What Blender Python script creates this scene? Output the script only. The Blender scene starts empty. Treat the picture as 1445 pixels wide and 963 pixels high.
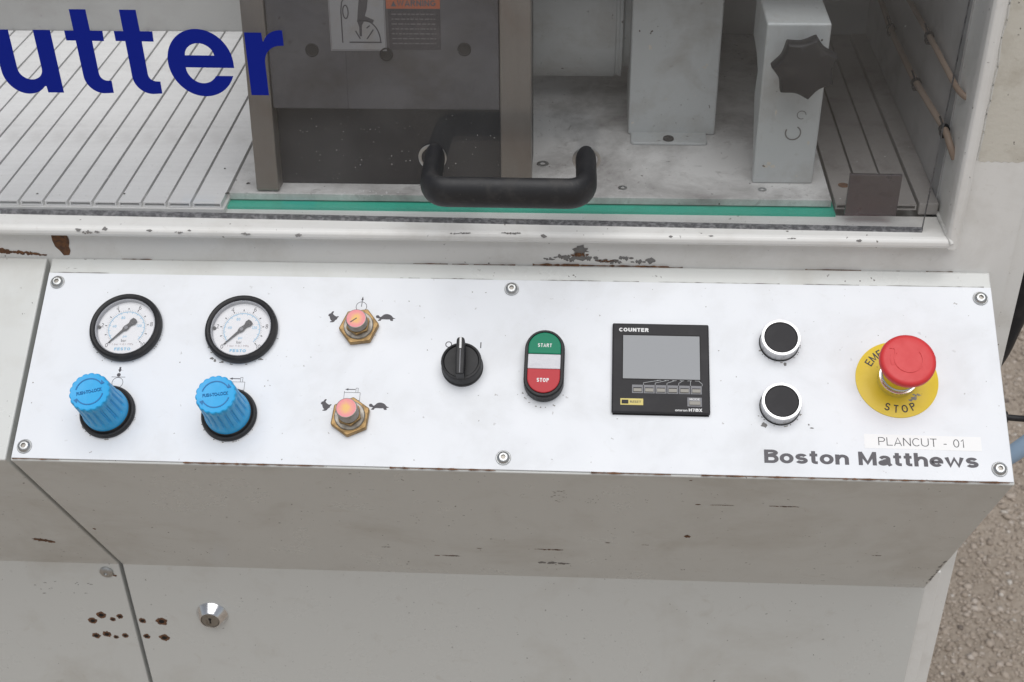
import bpy, bmesh, math, random
import numpy as np
from mathutils import Vector, Matrix

SC = bpy.context.scene
COL = SC.collection
random.seed(7)
RNG = np.random.default_rng(7)

# ------------------------------------------------------------------ camera, sky, sun, exposure
# All survey coordinates below are millimetres: X along the machine, Y away from the viewer, Z up, measured from the lens.
# P() turns them into metres above the ground (the lens hangs 1.51 m over it, the cabinet front stands near y = 0).
def P(x, y, z):
    return Vector((x * 0.001, (y - 850.0) * 0.001, (z + 1510.0) * 0.001))

cam = bpy.data.cameras.new("camera")
cam.sensor_width = 36.0
cam.lens = 1857.03 / 1445.0 * 36.0
cam.clip_start = 0.05
cam.clip_end = 200.0
cam_ob = bpy.data.objects.new("camera", cam)
COL.objects.link(cam_ob)
pit, yaw, rol = math.radians(34.59), math.radians(4.08), math.radians(1.24)
fw = Vector((-math.sin(yaw) * math.cos(pit), math.cos(yaw) * math.cos(pit), -math.sin(pit)))
rt = Vector((math.cos(yaw), math.sin(yaw), 0))
dn = fw.cross(rt)
rt2 = rt * math.cos(rol) + dn * math.sin(rol)
dn2 = -rt * math.sin(rol) + dn * math.cos(rol)
m = Matrix((rt2, -dn2, -fw)).transposed().to_4x4()
m.translation = P(0, 0, 0)
cam_ob.matrix_world = m
cam.dof.use_dof = True
cam.dof.focus_distance = 1.0
cam.dof.aperture_fstop = 9.0 * 36.0 / 22.3
SC.camera = cam_ob

SUN_EL, SUN_AZ = math.radians(70), math.radians(170)     # azimuth clockwise from +Y
world = bpy.data.worlds.new("World")
SC.world = world
world.use_nodes = True
wn, wl = world.node_tree.nodes, world.node_tree.links
sky = wn.new("ShaderNodeTexSky")
sky.sky_type = 'NISHITA'
sky.sun_disc = False
sky.sun_elevation = SUN_EL
sky.sun_rotation = SUN_AZ
sky.air_density = 1.0
sky.dust_density = 1.0
hs = wn.new("ShaderNodeHueSaturation")
hs.inputs['Saturation'].default_value = 0.30
wl.new(sky.outputs[0], hs.inputs['Color'])
wl.new(hs.outputs[0], wn['Background'].inputs[0])
wn['Background'].inputs[1].default_value = 0.05

sun = bpy.data.lights.new("sun", 'SUN')
sun.energy = 1.5
sun.angle = math.radians(60)
sun.color = (1.0, 0.985, 0.965)
sun_ob = bpy.data.objects.new("sun", sun)
COL.objects.link(sun_ob)
sdir = Vector((math.sin(SUN_AZ) * math.cos(SUN_EL), math.cos(SUN_AZ) * math.cos(SUN_EL), math.sin(SUN_EL)))
sun_ob.rotation_euler = (-sdir).to_track_quat('-Z', 'Y').to_euler()
sun_ob.location = (0, 0, 4)

SC.view_settings.view_transform = 'Standard'
SC.view_settings.look = 'None'
SC.view_settings.gamma = 1.0
SC.view_settings.use_curve_mapping = False
SC.view_settings.exposure = 0.62
SC.render.engine = 'CYCLES'
SC.cycles.max_bounces = 10
SC.cycles.transparent_max_bounces = 16
SC.cycles.use_denoising = True

# ------------------------------------------------------------------ materials
def lin(r, g, b):
    f = lambda c: ((c / 255 + 0.055) / 1.055) ** 2.4 if c / 255 > 0.04045 else c / 255 / 12.92
    return (f(r), f(g), f(b), 1.0)

MATS = {}

def mat(name, base, rough=0.5, metal=0.0, grime=0.0, grime_col=(0.20, 0.17, 0.13, 1), gscale=14.0, specks=0.0,
        speck_col=(0.06, 0.045, 0.035, 1), sscale=260.0, bump=0.0, bscale=900.0, streak=None, spec=0.5, coat=0.0,
        rvar=0.12, sharp=(0.50, 0.72)):
    """Principled surface with uneven dirt, small specks and fine relief, in the part's own coordinates."""
    mt = bpy.data.materials.new(name)
    mt.use_nodes = True
    N, L = mt.node_tree.nodes, mt.node_tree.links
    b = N['Principled BSDF']
    b.inputs['Base Color'].default_value = base
    b.inputs['Roughness'].default_value = rough
    b.inputs['Metallic'].default_value = metal
    b.inputs['Specular IOR Level'].default_value = spec
    b.inputs['Coat Weight'].default_value = coat
    MATS[name] = mt
    if not (grime or specks or bump or streak):
        return mt
    tc = N.new('ShaderNodeTexCoord')
    vec = tc.outputs['Object']
    if streak:
        mp = N.new('ShaderNodeMapping')
        mp.inputs['Scale'].default_value = streak
        L.new(vec, mp.inputs[0])
        svec = mp.outputs[0]
    else:
        svec = vec
    col = None
    def mixc(fac, c1, c2):
        mx = N.new('ShaderNodeMix')
        mx.data_type = 'RGBA'
        L.new(fac, mx.inputs[0])
        if isinstance(c1, tuple): mx.inputs[6].default_value = c1
        else: L.new(c1, mx.inputs[6])
        mx.inputs[7].default_value = c2
        return mx.outputs[2]
    def ramp(src, lo, hi, top):
        mr = N.new('ShaderNodeMapRange')
        mr.inputs[1].default_value = lo
        mr.inputs[2].default_value = hi
        mr.inputs[3].default_value = 0.0
        mr.inputs[4].default_value = top
        L.new(src, mr.inputs[0])
        return mr.outputs[0]
    def noise(v, s, d=5.0, r=0.6, dist=0.0):
        n = N.new('ShaderNodeTexNoise')
        n.inputs['Scale'].default_value = s
        n.inputs['Detail'].default_value = d
        n.inputs['Roughness'].default_value = r
        n.inputs['Distortion'].default_value = dist
        L.new(v, n.inputs['Vector'])
        return n.outputs[0]
    col = base
    if streak:
        col = mixc(ramp(noise(svec, 30, 4, .65), 0.45, 0.80, 0.22), col, tuple(c * 0.55 for c in base[:3]) + (1,))
    if grime:
        g1 = noise(vec, gscale, 7, .65, .3)
        col = mixc(ramp(g1, sharp[0], sharp[1], grime), col, grime_col)
        g2 = noise(vec, gscale * 5.3, 6, .7, .8)
        col = mixc(ramp(g2, 0.60, 0.74, grime * 0.7), col, grime_col)
        rr = ramp(g1, 0.3, 0.7, 1.0)
        mr = N.new('ShaderNodeMapRange')
        mr.inputs[3].default_value = max(0.03, rough - rvar * 0.5)
        mr.inputs[4].default_value = min(1.0, rough + rvar)
        L.new(rr, mr.inputs[0])
        L.new(mr.outputs[0], b.inputs['Roughness'])
    if specks:
        s1 = noise(vec, sscale, 2, .5)
        s2 = noise(vec, sscale * 0.13, 2, .5)
        ml = N.new('ShaderNodeMath')
        ml.operation = 'MULTIPLY'
        L.new(ramp(s1, 0.705, 0.74, 1.0), ml.inputs[0])
        L.new(ramp(s2, 0.45, 0.60, specks), ml.inputs[1])
        col = mixc(ml.outputs[0], col, speck_col)
    if not isinstance(col, tuple):
        L.new(col, b.inputs['Base Color'])
    if bump:
        bp = N.new('ShaderNodeBump')
        bp.inputs['Strength'].default_value = bump
        bp.inputs['Distance'].default_value = 0.0006
        L.new(noise(svec if streak else vec, bscale, 4, .6), bp.inputs['Height'])
        L.new(bp.outputs[0], b.inputs['Normal'])
    return mt

PAINT = mat('cream_paint', (0.62, 0.63, 0.612, 1), 0.30, grime=0.34, grime_col=(0.36, 0.315, 0.25, 1), gscale=7.5, specks=1.0, rvar=.22,
            bump=0.05, bscale=220, coat=0.12)
FRAME = mat('frame_paint', (0.76, 0.755, 0.735, 1), 0.36, grime=0.22, grime_col=(0.30, 0.25, 0.18, 1), gscale=16, specks=1.0,
            bump=0.10, bscale=320)
PLATE = mat('control_plate_white', (0.775, 0.795, 0.83, 1), 0.36, rvar=.25, grime=0.20, grime_col=(0.52, 0.50, 0.46, 1), gscale=15, specks=0.55,
            speck_col=(0.20, 0.17, 0.14, 1), sscale=210, bump=0.03, bscale=500)
RUST = mat('rust', (0.085, 0.045, 0.028, 1), 0.85, grime=0.9, grime_col=(0.21, 0.095, 0.042, 1), gscale=230, sharp=(.40, .62), bump=1.0, bscale=800)
BARE = mat('bare_primer', (0.20, 0.195, 0.19, 1), 0.7, grime=0.6, grime_col=(0.12, 0.08, 0.06, 1), gscale=120, bump=0.3, bscale=600)
SMUDGE = mat('grey_smudge', (0.30, 0.29, 0.27, 1), 0.7, grime=0.5, gscale=150)
BLACK = mat('black_plastic', (0.014, 0.014, 0.016, 1), 0.45, spec=.35, grime=0.35, grime_col=(0.075, 0.07, 0.065, 1), gscale=60, bump=0.06, bscale=1500)
HANDLE = mat('handle_plastic', (0.014, 0.014, 0.016, 1), 0.50, grime=0.55, grime_col=(0.07, 0.065, 0.06, 1), gscale=45, specks=0.25,
             speck_col=(0.3, 0.29, 0.27, 1), sscale=520, bump=0.22, bscale=1100)
DARKINK = mat('dark_ink', (0.045, 0.043, 0.048, 1), 0.55)
SYMINK = mat('symbol_ink', (0.075, 0.07, 0.08, 1), 0.55)
INKGREY = mat('brand_ink', (0.085, 0.08, 0.092, 1), 0.5)
WHITEINK = mat('white_ink', (0.75, 0.75, 0.75, 1), 0.5)
PALEINK = mat('pale_ink', (0.42, 0.43, 0.44, 1), 0.5)
DIALBLUE = mat('dial_blue', (0.25, 0.52, 0.72, 1), 0.5)
DIALPINK = mat('dial_small_print', (0.42, 0.36, 0.37, 1), 0.5)
BLUE = mat('regulator_blue', (0.022, 0.40, 0.80, 1), 0.38, grime=0.18, grime_col=(0.02, 0.16, 0.34, 1), gscale=70, bump=0.05)
BLUELETTER = mat('vinyl_blue', (0.004, 0.016, 0.27, 1), 0.45, spec=.15)
STEEL = mat('zinc_steel', (0.50, 0.51, 0.51, 1), 0.34, metal=1.0, grime=0.4, grime_col=(0.25, 0.22, 0.18, 1), gscale=260)
CHROME = mat('chrome', (0.78, 0.78, 0.79, 1), 0.16, metal=1.0, grime=0.35, grime_col=(0.35, 0.33, 0.30, 1), gscale=180)
SATIN = mat('satin_ring', (0.66, 0.66, 0.67, 1), 0.30, metal=0.9, grime=0.35, grime_col=(0.45, 0.43, 0.40, 1), gscale=200)
BRASS = mat('old_brass', (0.36, 0.235, 0.105, 1), 0.42, metal=0.75, grime=0.75, grime_col=(0.13, 0.085, 0.045, 1), gscale=150, bump=0.15, bscale=600)
VALVEGREY = mat('valve_steel', (0.33, 0.31, 0.28, 1), 0.42, metal=0.8, grime=0.7, grime_col=(0.10, 0.075, 0.05, 1), gscale=220)
RED = mat('stop_red', (0.66, 0.040, 0.044, 1), 0.40, grime=0.12, grime_col=(0.35, 0.03, 0.03, 1), gscale=90)
REDBTN = mat('button_red', (0.50, 0.045, 0.055, 1), 0.45, spec=.25)
GREEN = mat('button_green', (0.006, 0.21, 0.115, 1), 0.45, spec=.25)
LENS = mat('clear_lens', (0.62, 0.62, 0.66, 1), 0.30, grime=0.35, grime_col=(0.45, 0.45, 0.50, 1), gscale=240, bump=0.4, bscale=1800)
YELLOW = mat('sign_yellow', (0.77, 0.555, 0.022, 1), 0.42, grime=0.16, grime_col=(0.50, 0.34, 0.03, 1), gscale=55, specks=0.6, sscale=330)
DIAL = mat('dial_white', (0.80, 0.80, 0.81, 1), 0.5)
RIMGREY = mat('gauge_rim', (0.34, 0.345, 0.37, 1), 0.35)
SCREEN = mat('lcd_grey', (0.29, 0.30, 0.315, 1), 0.25, spec=.3)
KEYGREY = mat('key_beige', (0.30, 0.285, 0.255, 1), 0.5)
KEYFRAME = mat('key_frame_grey', (0.20, 0.20, 0.215, 1), 0.5)
KEYYELLOW = mat('reset_yellow', (0.66, 0.55, 0.17, 1), 0.5)
CASE = mat('counter_case', (0.020, 0.019, 0.022, 1), 0.5, spec=.3, grime=0.25, grime_col=(0.07, 0.068, 0.065, 1), gscale=40, bump=0.06, bscale=2500)
STICKER = mat('label_white', (0.86, 0.86, 0.86, 1), 0.45)
ALU = mat('slotted_aluminium', (0.84, 0.84, 0.835, 1), 0.42, metal=0.0, grime=0.42, grime_col=(0.36, 0.345, 0.335, 1), gscale=11,
          streak=(0.35, 6.0, 1.0), specks=0.6, sscale=300, bump=0.12, bscale=60)
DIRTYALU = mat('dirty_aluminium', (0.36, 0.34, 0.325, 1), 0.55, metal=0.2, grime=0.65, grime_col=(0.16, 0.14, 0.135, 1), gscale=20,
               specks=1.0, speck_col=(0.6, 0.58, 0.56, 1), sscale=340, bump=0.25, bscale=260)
BASEPLATE = mat('base_plate_steel', (0.74, 0.735, 0.72, 1), 0.50, metal=0.1, grime=0.85, grime_col=(0.15, 0.135, 0.13, 1), gscale=11, sharp=(.43, .70),
                specks=1.0, sscale=260, bump=0.2, bscale=220)
GREENBED = mat('green_bed', (0.030, 0.44, 0.31, 1), 0.38, grime=0.25, grime_col=(0.03, 0.14, 0.09, 1), gscale=30)
HOODGREY = mat('hood_plate_grey', (0.105, 0.103, 0.112, 1), 0.42, metal=0.35, grime=0.8, grime_col=(0.055, 0.048, 0.045, 1), gscale=16, sharp=(.42, .68),
               specks=0.8, speck_col=(0.035, 0.03, 0.03, 1), sscale=260, bump=0.08, bscale=300)
HOODSTEEL = mat('hood_strip_steel', (0.25, 0.228, 0.205, 1), 0.36, metal=0.7, grime=0.5, grime_col=(0.20, 0.15, 0.12, 1), gscale=18,
                streak=(6.0, 0.4, 1.0), bump=0.08, bscale=80)
HOODBLACK = mat('hood_black', (0.014, 0.014, 0.017, 1), 0.45, grime=0.3, grime_col=(0.05, 0.048, 0.05, 1), gscale=30, specks=1.0,
                speck_col=(0.45, 0.44, 0.42, 1), sscale=520)
GREYPAINT = mat('machine_grey_paint', (0.50, 0.525, 0.525, 1), 0.38, grime=0.42, grime_col=(0.27, 0.23, 0.19, 1), gscale=24, specks=1.0,
                sscale=170, bump=0.06, bscale=300)
WALLGREY = mat('inner_wall_grey', (0.42, 0.42, 0.41, 1), 0.5, grime=0.40, grime_col=(0.27, 0.255, 0.24, 1), gscale=12, specks=0.9, bump=0.06)
SIDEGREY = mat('side_wall_grey', (0.42, 0.42, 0.42, 1), 0.40, grime=0.45, grime_col=(0.17, 0.16, 0.15, 1), gscale=16, specks=0.7,
               speck_col=(0.55, 0.55, 0.54, 1), sscale=300)
TUBE = mat('tan_tube', (0.30, 0.225, 0.175, 1), 0.5, grime=0.4, gscale=60)
ORANGE = mat('warning_orange', (0.33, 0.085, 0.035, 1), 0.5, grime=0.3, gscale=60)
PICTO = mat('pictogram_white', (0.235, 0.235, 0.24, 1), 0.5, grime=0.35, gscale=50)
SIGNBLACK = mat('sign_black', (0.032, 0.028, 0.032, 1), 0.5, grime=0.5, grime_col=(0.075, 0.06, 0.065, 1), gscale=90)
FADEDTEXT = mat('faded_print', (0.11, 0.10, 0.105, 1), 0.6)
HOLE = mat('hole_dark', (0.010, 0.008, 0.007, 1), 0.8)
HOSEBLUE = mat('hose_blue', (0.33, 0.46, 0.62, 1), 0.45)
ADHESIVE = mat('old_adhesive', (0.62, 0.595, 0.53, 1), 0.62, grime=0.6, grime_col=(0.40, 0.36, 0.29, 1), gscale=34, specks=1.0, sscale=220, bump=0.5, bscale=240)
SEALANT = mat('seam_sealant', (0.66, 0.655, 0.63, 1), 0.45, grime=0.5, gscale=80, bump=0.4, bscale=300)
LATCHMAT = mat('latch_plate_dark', (0.115, 0.10, 0.105, 1), 0.30, metal=0.5, grime=0.6, grime_col=(0.05, 0.03, 0.035, 1), gscale=40, bump=0.05)

def glassy(name, tint, haze=0.05, dusty=0.0, rough=0.03):
    mt = bpy.data.materials.new(name)
    mt.use_nodes = True
    N, L = mt.node_tree.nodes, mt.node_tree.links
    for n in list(N):
        if n.type != 'OUTPUT_MATERIAL': N.remove(n)
    out = [n for n in N if n.type == 'OUTPUT_MATERIAL'][0]
    tr = N.new('ShaderNodeBsdfTransparent')
    tr.inputs[0].default_value = tint
    gl = N.new('ShaderNodeBsdfGlossy')
    gl.inputs['Roughness'].default_value = rough
    lw = N.new('ShaderNodeLayerWeight'); lw.inputs[0].default_value = 0.5
    pw = N.new('ShaderNodeMath'); pw.operation = 'POWER'; pw.inputs[1].default_value = 5.0
    L.new(lw.outputs['Facing'], pw.inputs[0])
    fr = N.new('ShaderNodeMath'); fr.operation = 'MULTIPLY_ADD'; fr.inputs[1].default_value = 0.96; fr.inputs[2].default_value = 0.03
    L.new(pw.outputs[0], fr.inputs[0])
    mx = N.new('ShaderNodeMixShader')
    L.new(fr.outputs[0], mx.inputs[0]); L.new(tr.outputs[0], mx.inputs[1]); L.new(gl.outputs[0], mx.inputs[2])
    df = N.new('ShaderNodeBsdfDiffuse')
    df.inputs[0].default_value = (0.55, 0.55, 0.54, 1)
    m2 = N.new('ShaderNodeMixShader')
    L.new(mx.outputs[0], m2.inputs[1]); L.new(df.outputs[0], m2.inputs[2])
    if dusty:
        tc = N.new('ShaderNodeTexCoord')
        n1 = N.new('ShaderNodeTexNoise'); n1.inputs['Scale'].default_value = 9; n1.inputs['Detail'].default_value = 6
        n2 = N.new('ShaderNodeTexNoise'); n2.inputs['Scale'].default_value = 520; n2.inputs['Detail'].default_value = 2
        L.new(tc.outputs['Object'], n1.inputs['Vector']); L.new(tc.outputs['Object'], n2.inputs['Vector'])
        r1 = N.new('ShaderNodeMapRange'); r1.inputs[1].default_value = .35; r1.inputs[2].default_value = .75
        r1.inputs[3].default_value = haze * .15; r1.inputs[4].default_value = haze * 1.9
        r2 = N.new('ShaderNodeMapRange'); r2.inputs[1].default_value = .742; r2.inputs[2].default_value = .78
        r2.inputs[3].default_value = 0; r2.inputs[4].default_value = dusty
        L.new(n1.outputs[0], r1.inputs[0]); L.new(n2.outputs[0], r2.inputs[0])
        ad = N.new('ShaderNodeMath'); ad.operation = 'ADD'; ad.use_clamp = True
        L.new(r1.outputs[0], ad.inputs[0]); L.new(r2.outputs[0], ad.inputs[1])
        L.new(ad.outputs[0], m2.inputs[0])
    else:
        m2.inputs[0].default_value = haze
    L.new(m2.outputs[0], out.inputs[0])
    MATS[name] = mt
    return mt

PANE = glassy('clear_guard_sheet', (0.972, 0.974, 0.978, 1), 0.030, 0.42)
PANEEDGE = mat('sheet_edge', (0.12, 0.12, 0.13, 1), 0.25, grime=0.4, grime_col=(0.5, 0.5, 0.5, 1), gscale=130)
SEAL = mat('pane_bottom_edge', (0.10, 0.10, 0.108, 1), 0.3, grime=0.55, grime_col=(0.40, 0.40, 0.41, 1), gscale=260, sharp=(.45, .62), bump=.3, bscale=900)
GAUGEGLASS = glassy('gauge_cover', (0.97, 0.97, 0.98, 1), 0.03)

# ------------------------------------------------------------------ builders (millimetres in, metres out)
MACHINE = bpy.data.objects.new('cutting_machine', None)
COL.objects.link(MACHINE)
BASE = P(-330, 1150, -1510)
MACHINE.location = BASE
MACHINE.empty_display_size = 0.1
MACHINE['label'] = 'white painted industrial cutting machine with sloping control panel and clear guard window'
MACHINE['category'] = 'machine'

def frame(o, ex, ey):
    o = P(*o)
    ex = Vector(ex).normalized(); ey = Vector(ey).normalized(); ez = ex.cross(ey)
    M = Matrix((ex, ey, ez)).transposed().to_4x4()
    M.translation = o
    return M

X0, X1 = -427.42, 303.68
LIP = (729.64, -619.13); KNEE = (861.61, -855.0); RIDGE = (874.5, -532.13)
sl = math.atan2(538.61 - 619.13, 862.04 - 729.64) * -1
PAN = frame((X0, LIP[0], LIP[1]), (1, 0, 0), (0, math.cos(sl), math.sin(sl)))
ux, uy = KNEE[0] - LIP[0], KNEE[1] - LIP[1]
UND = frame((X0, LIP[0], LIP[1]), (1, 0, 0), (0, -ux, -uy))        # ey runs back up to the lip, normal faces out
DOORF = frame((0, 861.61, 0), (1, 0, 0), (0, 0, 1))
FRONT = frame((0, 877.0, 0), (1, 0, 0), (0, 0, 1))
GX0, GY0, GX1, GY1 = -466.2, 886.4, 248.0, 876.1
GLASSF = frame((0, GY0 + (0 - GX0) * (GY1 - GY0) / (GX1 - GX0), 0), (GX1 - GX0, GY1 - GY0, 0), (0, 0, 1))
HOODF = frame((0, 912.5, -491.0), (1, 0, 0), (0, math.tan(math.radians(10)), 1))
WORLD = frame((0, 0, 0), (1, 0, 0), (0, 1, 0))

def T(M, x, y, z=0, rz=0.0):
    return M @ Matrix.Translation(Vector((x, y, z)) * 0.001) @ Matrix.Rotation(math.radians(rz), 4, 'Z')

def me_from(verts, faces, name='mesh', smooth=False):
    me = bpy.data.meshes.new(name)
    me.from_pydata([tuple(c * 0.001 for c in v) for v in verts], [], faces)
    me.update()
    if smooth: me.shade_smooth()
    return me

def bm_me(bm, smooth=False):
    me = bpy.data.meshes.new('mesh')
    bmesh.ops.recalc_face_normals(bm, faces=bm.faces)
    for v in bm.verts: v.co *= 0.001
    bm.to_mesh(me); bm.free()
    if smooth: me.shade_smooth()
    return me

def autosmooth(me, deg=35):
    me.shade_smooth()
    bm = bmesh.new(); bm.from_mesh(me)
    for e in bm.edges:
        if len(e.link_faces) == 2 and e.calc_face_angle(0) > math.radians(deg): e.smooth = False
        elif len(e.link_faces) != 2: e.smooth = False
    bm.to_mesh(me); bm.free()
    return me

def put(name, me, material, M=None, parent=None, bevel=0.0, segs=2, label=None, kind=None):
    """A part: its own mesh, placed by M (world), under the machine or, with parent, a sub-part sharing the part's frame."""
    ob = bpy.data.objects.new(name, me)
    COL.objects.link(ob)
    me.name = name
    if material is not None and not me.materials: me.materials.append(material)
    if parent is None:
        ob.parent = MACHINE
        ob.matrix_parent_inverse = Matrix.Identity(4)
        ob.matrix_basis = Matrix.Translation(-BASE) @ M
    else:
        ob.parent = parent
        if M is not None: ob.matrix_basis = M
    if bevel:
        b = ob.modifiers.new('edges', 'BEVEL')
        b.width = bevel * 0.001; b.segments = segs; b.limit_method = 'ANGLE'; b.angle_limit = math.radians(30)
        me.shade_flat()
    if label: ob['label'] = label
    if kind: ob['kind'] = kind
    return ob

def sub(parent, name, me, material, Mw, **kw):
    """A sub-part placed by a world frame."""
    return put(name, me, material, (Matrix.Translation(BASE) @ parent.matrix_basis).inverted() @ Mw, parent, **kw)

def box(x0, x1, y0, y1, z0, z1):
    v = [(x, y, z) for z in (z0, z1) for y in (y0, y1) for x in (x0, x1)]
    f = [(0, 2, 3, 1), (4, 5, 7, 6), (0, 1, 5, 4), (2, 6, 7, 3), (0, 4, 6, 2), (1, 3, 7, 5)]
    return me_from(v, f)

def prism(poly, z0, z1):
    n = len(poly)
    bm = bmesh.new()
    a = [bm.verts.new((x, y, z0)) for x, y in poly]; b = [bm.verts.new((x, y, z1)) for x, y in poly]
    bm.faces.new(a[::-1]); bm.faces.new(b)
    for i in range(n): bm.faces.new((a[i], a[(i + 1) % n], b[(i + 1) % n], b[i]))
    return bm_me(bm)

def extrude_x(poly, x0, x1):
    """poly in (Y, Z), swept along X (survey coordinates, placed with WORLD)."""
    n = len(poly)
    bm = bmesh.new()
    a = [bm.verts.new((x0, y, z)) for y, z in poly]; b = [bm.verts.new((x1, y, z)) for y, z in poly]
    bm.faces.new(a[::-1]); bm.faces.new(b)
    for i in range(n): bm.faces.new((a[i], a[(i + 1) % n], b[(i + 1) % n], b[i]))
    return bm_me(bm)

def lathe(prof, segs=48, cap=True, deg=32):
    v, f = [], []
    for r, z in prof:
        for k in range(segs):
            t = 2 * math.pi * k / segs
            v.append((r * math.cos(t), r * math.sin(t), z))
    for i in range(len(prof) - 1):
        for k in range(segs):
            k2 = (k + 1) % segs
            f.append((i * segs + k, i * segs + k2, (i + 1) * segs + k2, (i + 1) * segs + k))
    if cap:
        if prof[-1][0] > 1e-6: f.append(tuple((len(prof) - 1) * segs + k for k in range(segs)))
    me = me_from(v, f)
    return autosmooth(me, deg)

def ngon(r, n, rot=0.0):
    return [(r * math.cos(2 * math.pi * k / n + rot), r * math.sin(2 * math.pi * k / n + rot)) for k in range(n)]

def disc(r, z, segs=48, rx=None):
    return me_from([(x, y, z) for x, y in ngon(r, segs)], [tuple(range(segs))])

def sweep(path, ra, rb=None, segs=16, caps=True, up=(0, 0, 1)):
    rb = rb or ra
    pts = [Vector(p) for p in path]
    v, f = [], []
    upv = Vector(up)
    for i, p in enumerate(pts):
        t = (pts[min(i + 1, len(pts) - 1)] - pts[max(i - 1, 0)]).normalized()
        s = upv.cross(t)
        if s.length < 1e-4: s = Vector((1, 0, 0)).cross(t)
        s.normalize(); u = t.cross(s).normalized()
        for k in range(segs):
            a = 2 * math.pi * k / segs
            v.append(tuple(p + s * (ra * math.cos(a)) + u * (rb * math.sin(a))))
    for i in range(len(pts) - 1):
        for k in range(segs):
            k2 = (k + 1) % segs
            f.append((i * segs + k, i * segs + k2, (i + 1) * segs + k2, (i + 1) * segs + k))
    if caps:
        f.append(tuple(range(segs))[::-1]); f.append(tuple((len(pts) - 1) * segs + k for k in range(segs)))
    bm = bmesh.new(); me = me_from(v, f); bm.from_mesh(me)
    bmesh.ops.recalc_face_normals(bm, faces=bm.faces); bm.to_mesh(me); bm.free()
    return autosmooth(me, 50)

def smooth_path(pts, n=8):
    """Catmull-Rom through the points."""
    P_ = [Vector(p) for p in pts]; out = []
    for i in range(len(P_) - 1):
        p0, p1, p2, p3 = P_[max(i - 1, 0)], P_[i], P_[i + 1], P_[min(i + 2, len(P_) - 1)]
        for k in range(n):
            t = k / n
            out.append(0.5 * ((2 * p1) + (p2 - p0) * t + (2 * p0 - 5 * p1 + 4 * p2 - p3) * t * t + (3 * p1 - p0 - 3 * p2 + p3) * t ** 3))
    out.append(P_[-1])
    return [tuple(p) for p in out]

def curve_mesh(cu):
    ob = bpy.data.objects.new('tmp', cu)
    me = bpy.data.meshes.new_from_object(ob)
    bpy.data.objects.remove(ob); bpy.data.curves.remove(cu)
    return me

def text(s, height, width=None, bold=0.0, align='CENTER', z=0.0, space=1.0, slant=0.0):
    """Flat lettering: cap height and, when given, full width in mm, set on the origin (baseline middle or left)."""
    cu = bpy.data.curves.new('t', 'FONT')
    cu.body = s; cu.size = 1.0; cu.offset = bold; cu.space_character = space; cu.shear = slant
    cu.resolution_u = 4
    me = curve_mesh(cu)
    co = np.zeros(len(me.vertices) * 3); me.vertices.foreach_get('co', co); co = co.reshape(-1, 3)
    x0, x1 = co[:, 0].min(), co[:, 0].max()
    ky = height / 0.73
    kx = width / (x1 - x0) if width else ky
    co[:, 0] = (co[:, 0] - (x0 if align == 'LEFT' else (x0 + x1) / 2)) * kx
    co[:, 1] *= ky
    co[:, 2] = z
    me.vertices.foreach_set('co', (co * 0.001).ravel()); me.update(); me.materials.clear()
    return me

def ribbon(pts, w, z, closed=False):
    """One stroke of even width with mitred corners."""
    p = [Vector(q) for q in pts]; n = len(p); v, f = [], []
    for i in range(n):
        a = p[i - 1] if (i or closed) else None; b = p[(i + 1) % n] if (i < n - 1 or closed) else None
        d1 = (p[i] - a).normalized() if a is not None else None; d2 = (b - p[i]).normalized() if b is not None else None
        d1 = d1 or d2; d2 = d2 or d1
        t = (d1 + d2)
        if t.length < 1e-5: t = d1
        t.normalize(); nn = Vector((-t.y, t.x)); k = min(1.45, 1 / max(.35, nn.dot(Vector((-d1.y, d1.x)))))
        v += [(*(p[i] + nn * w / 2 * k), z), (*(p[i] - nn * w / 2 * k), z)]
    for i in range(n if closed else n - 1):
        j = (i + 1) % n; f.append((2 * i, 2 * i + 1, 2 * j + 1, 2 * j))
    return v, f

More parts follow.
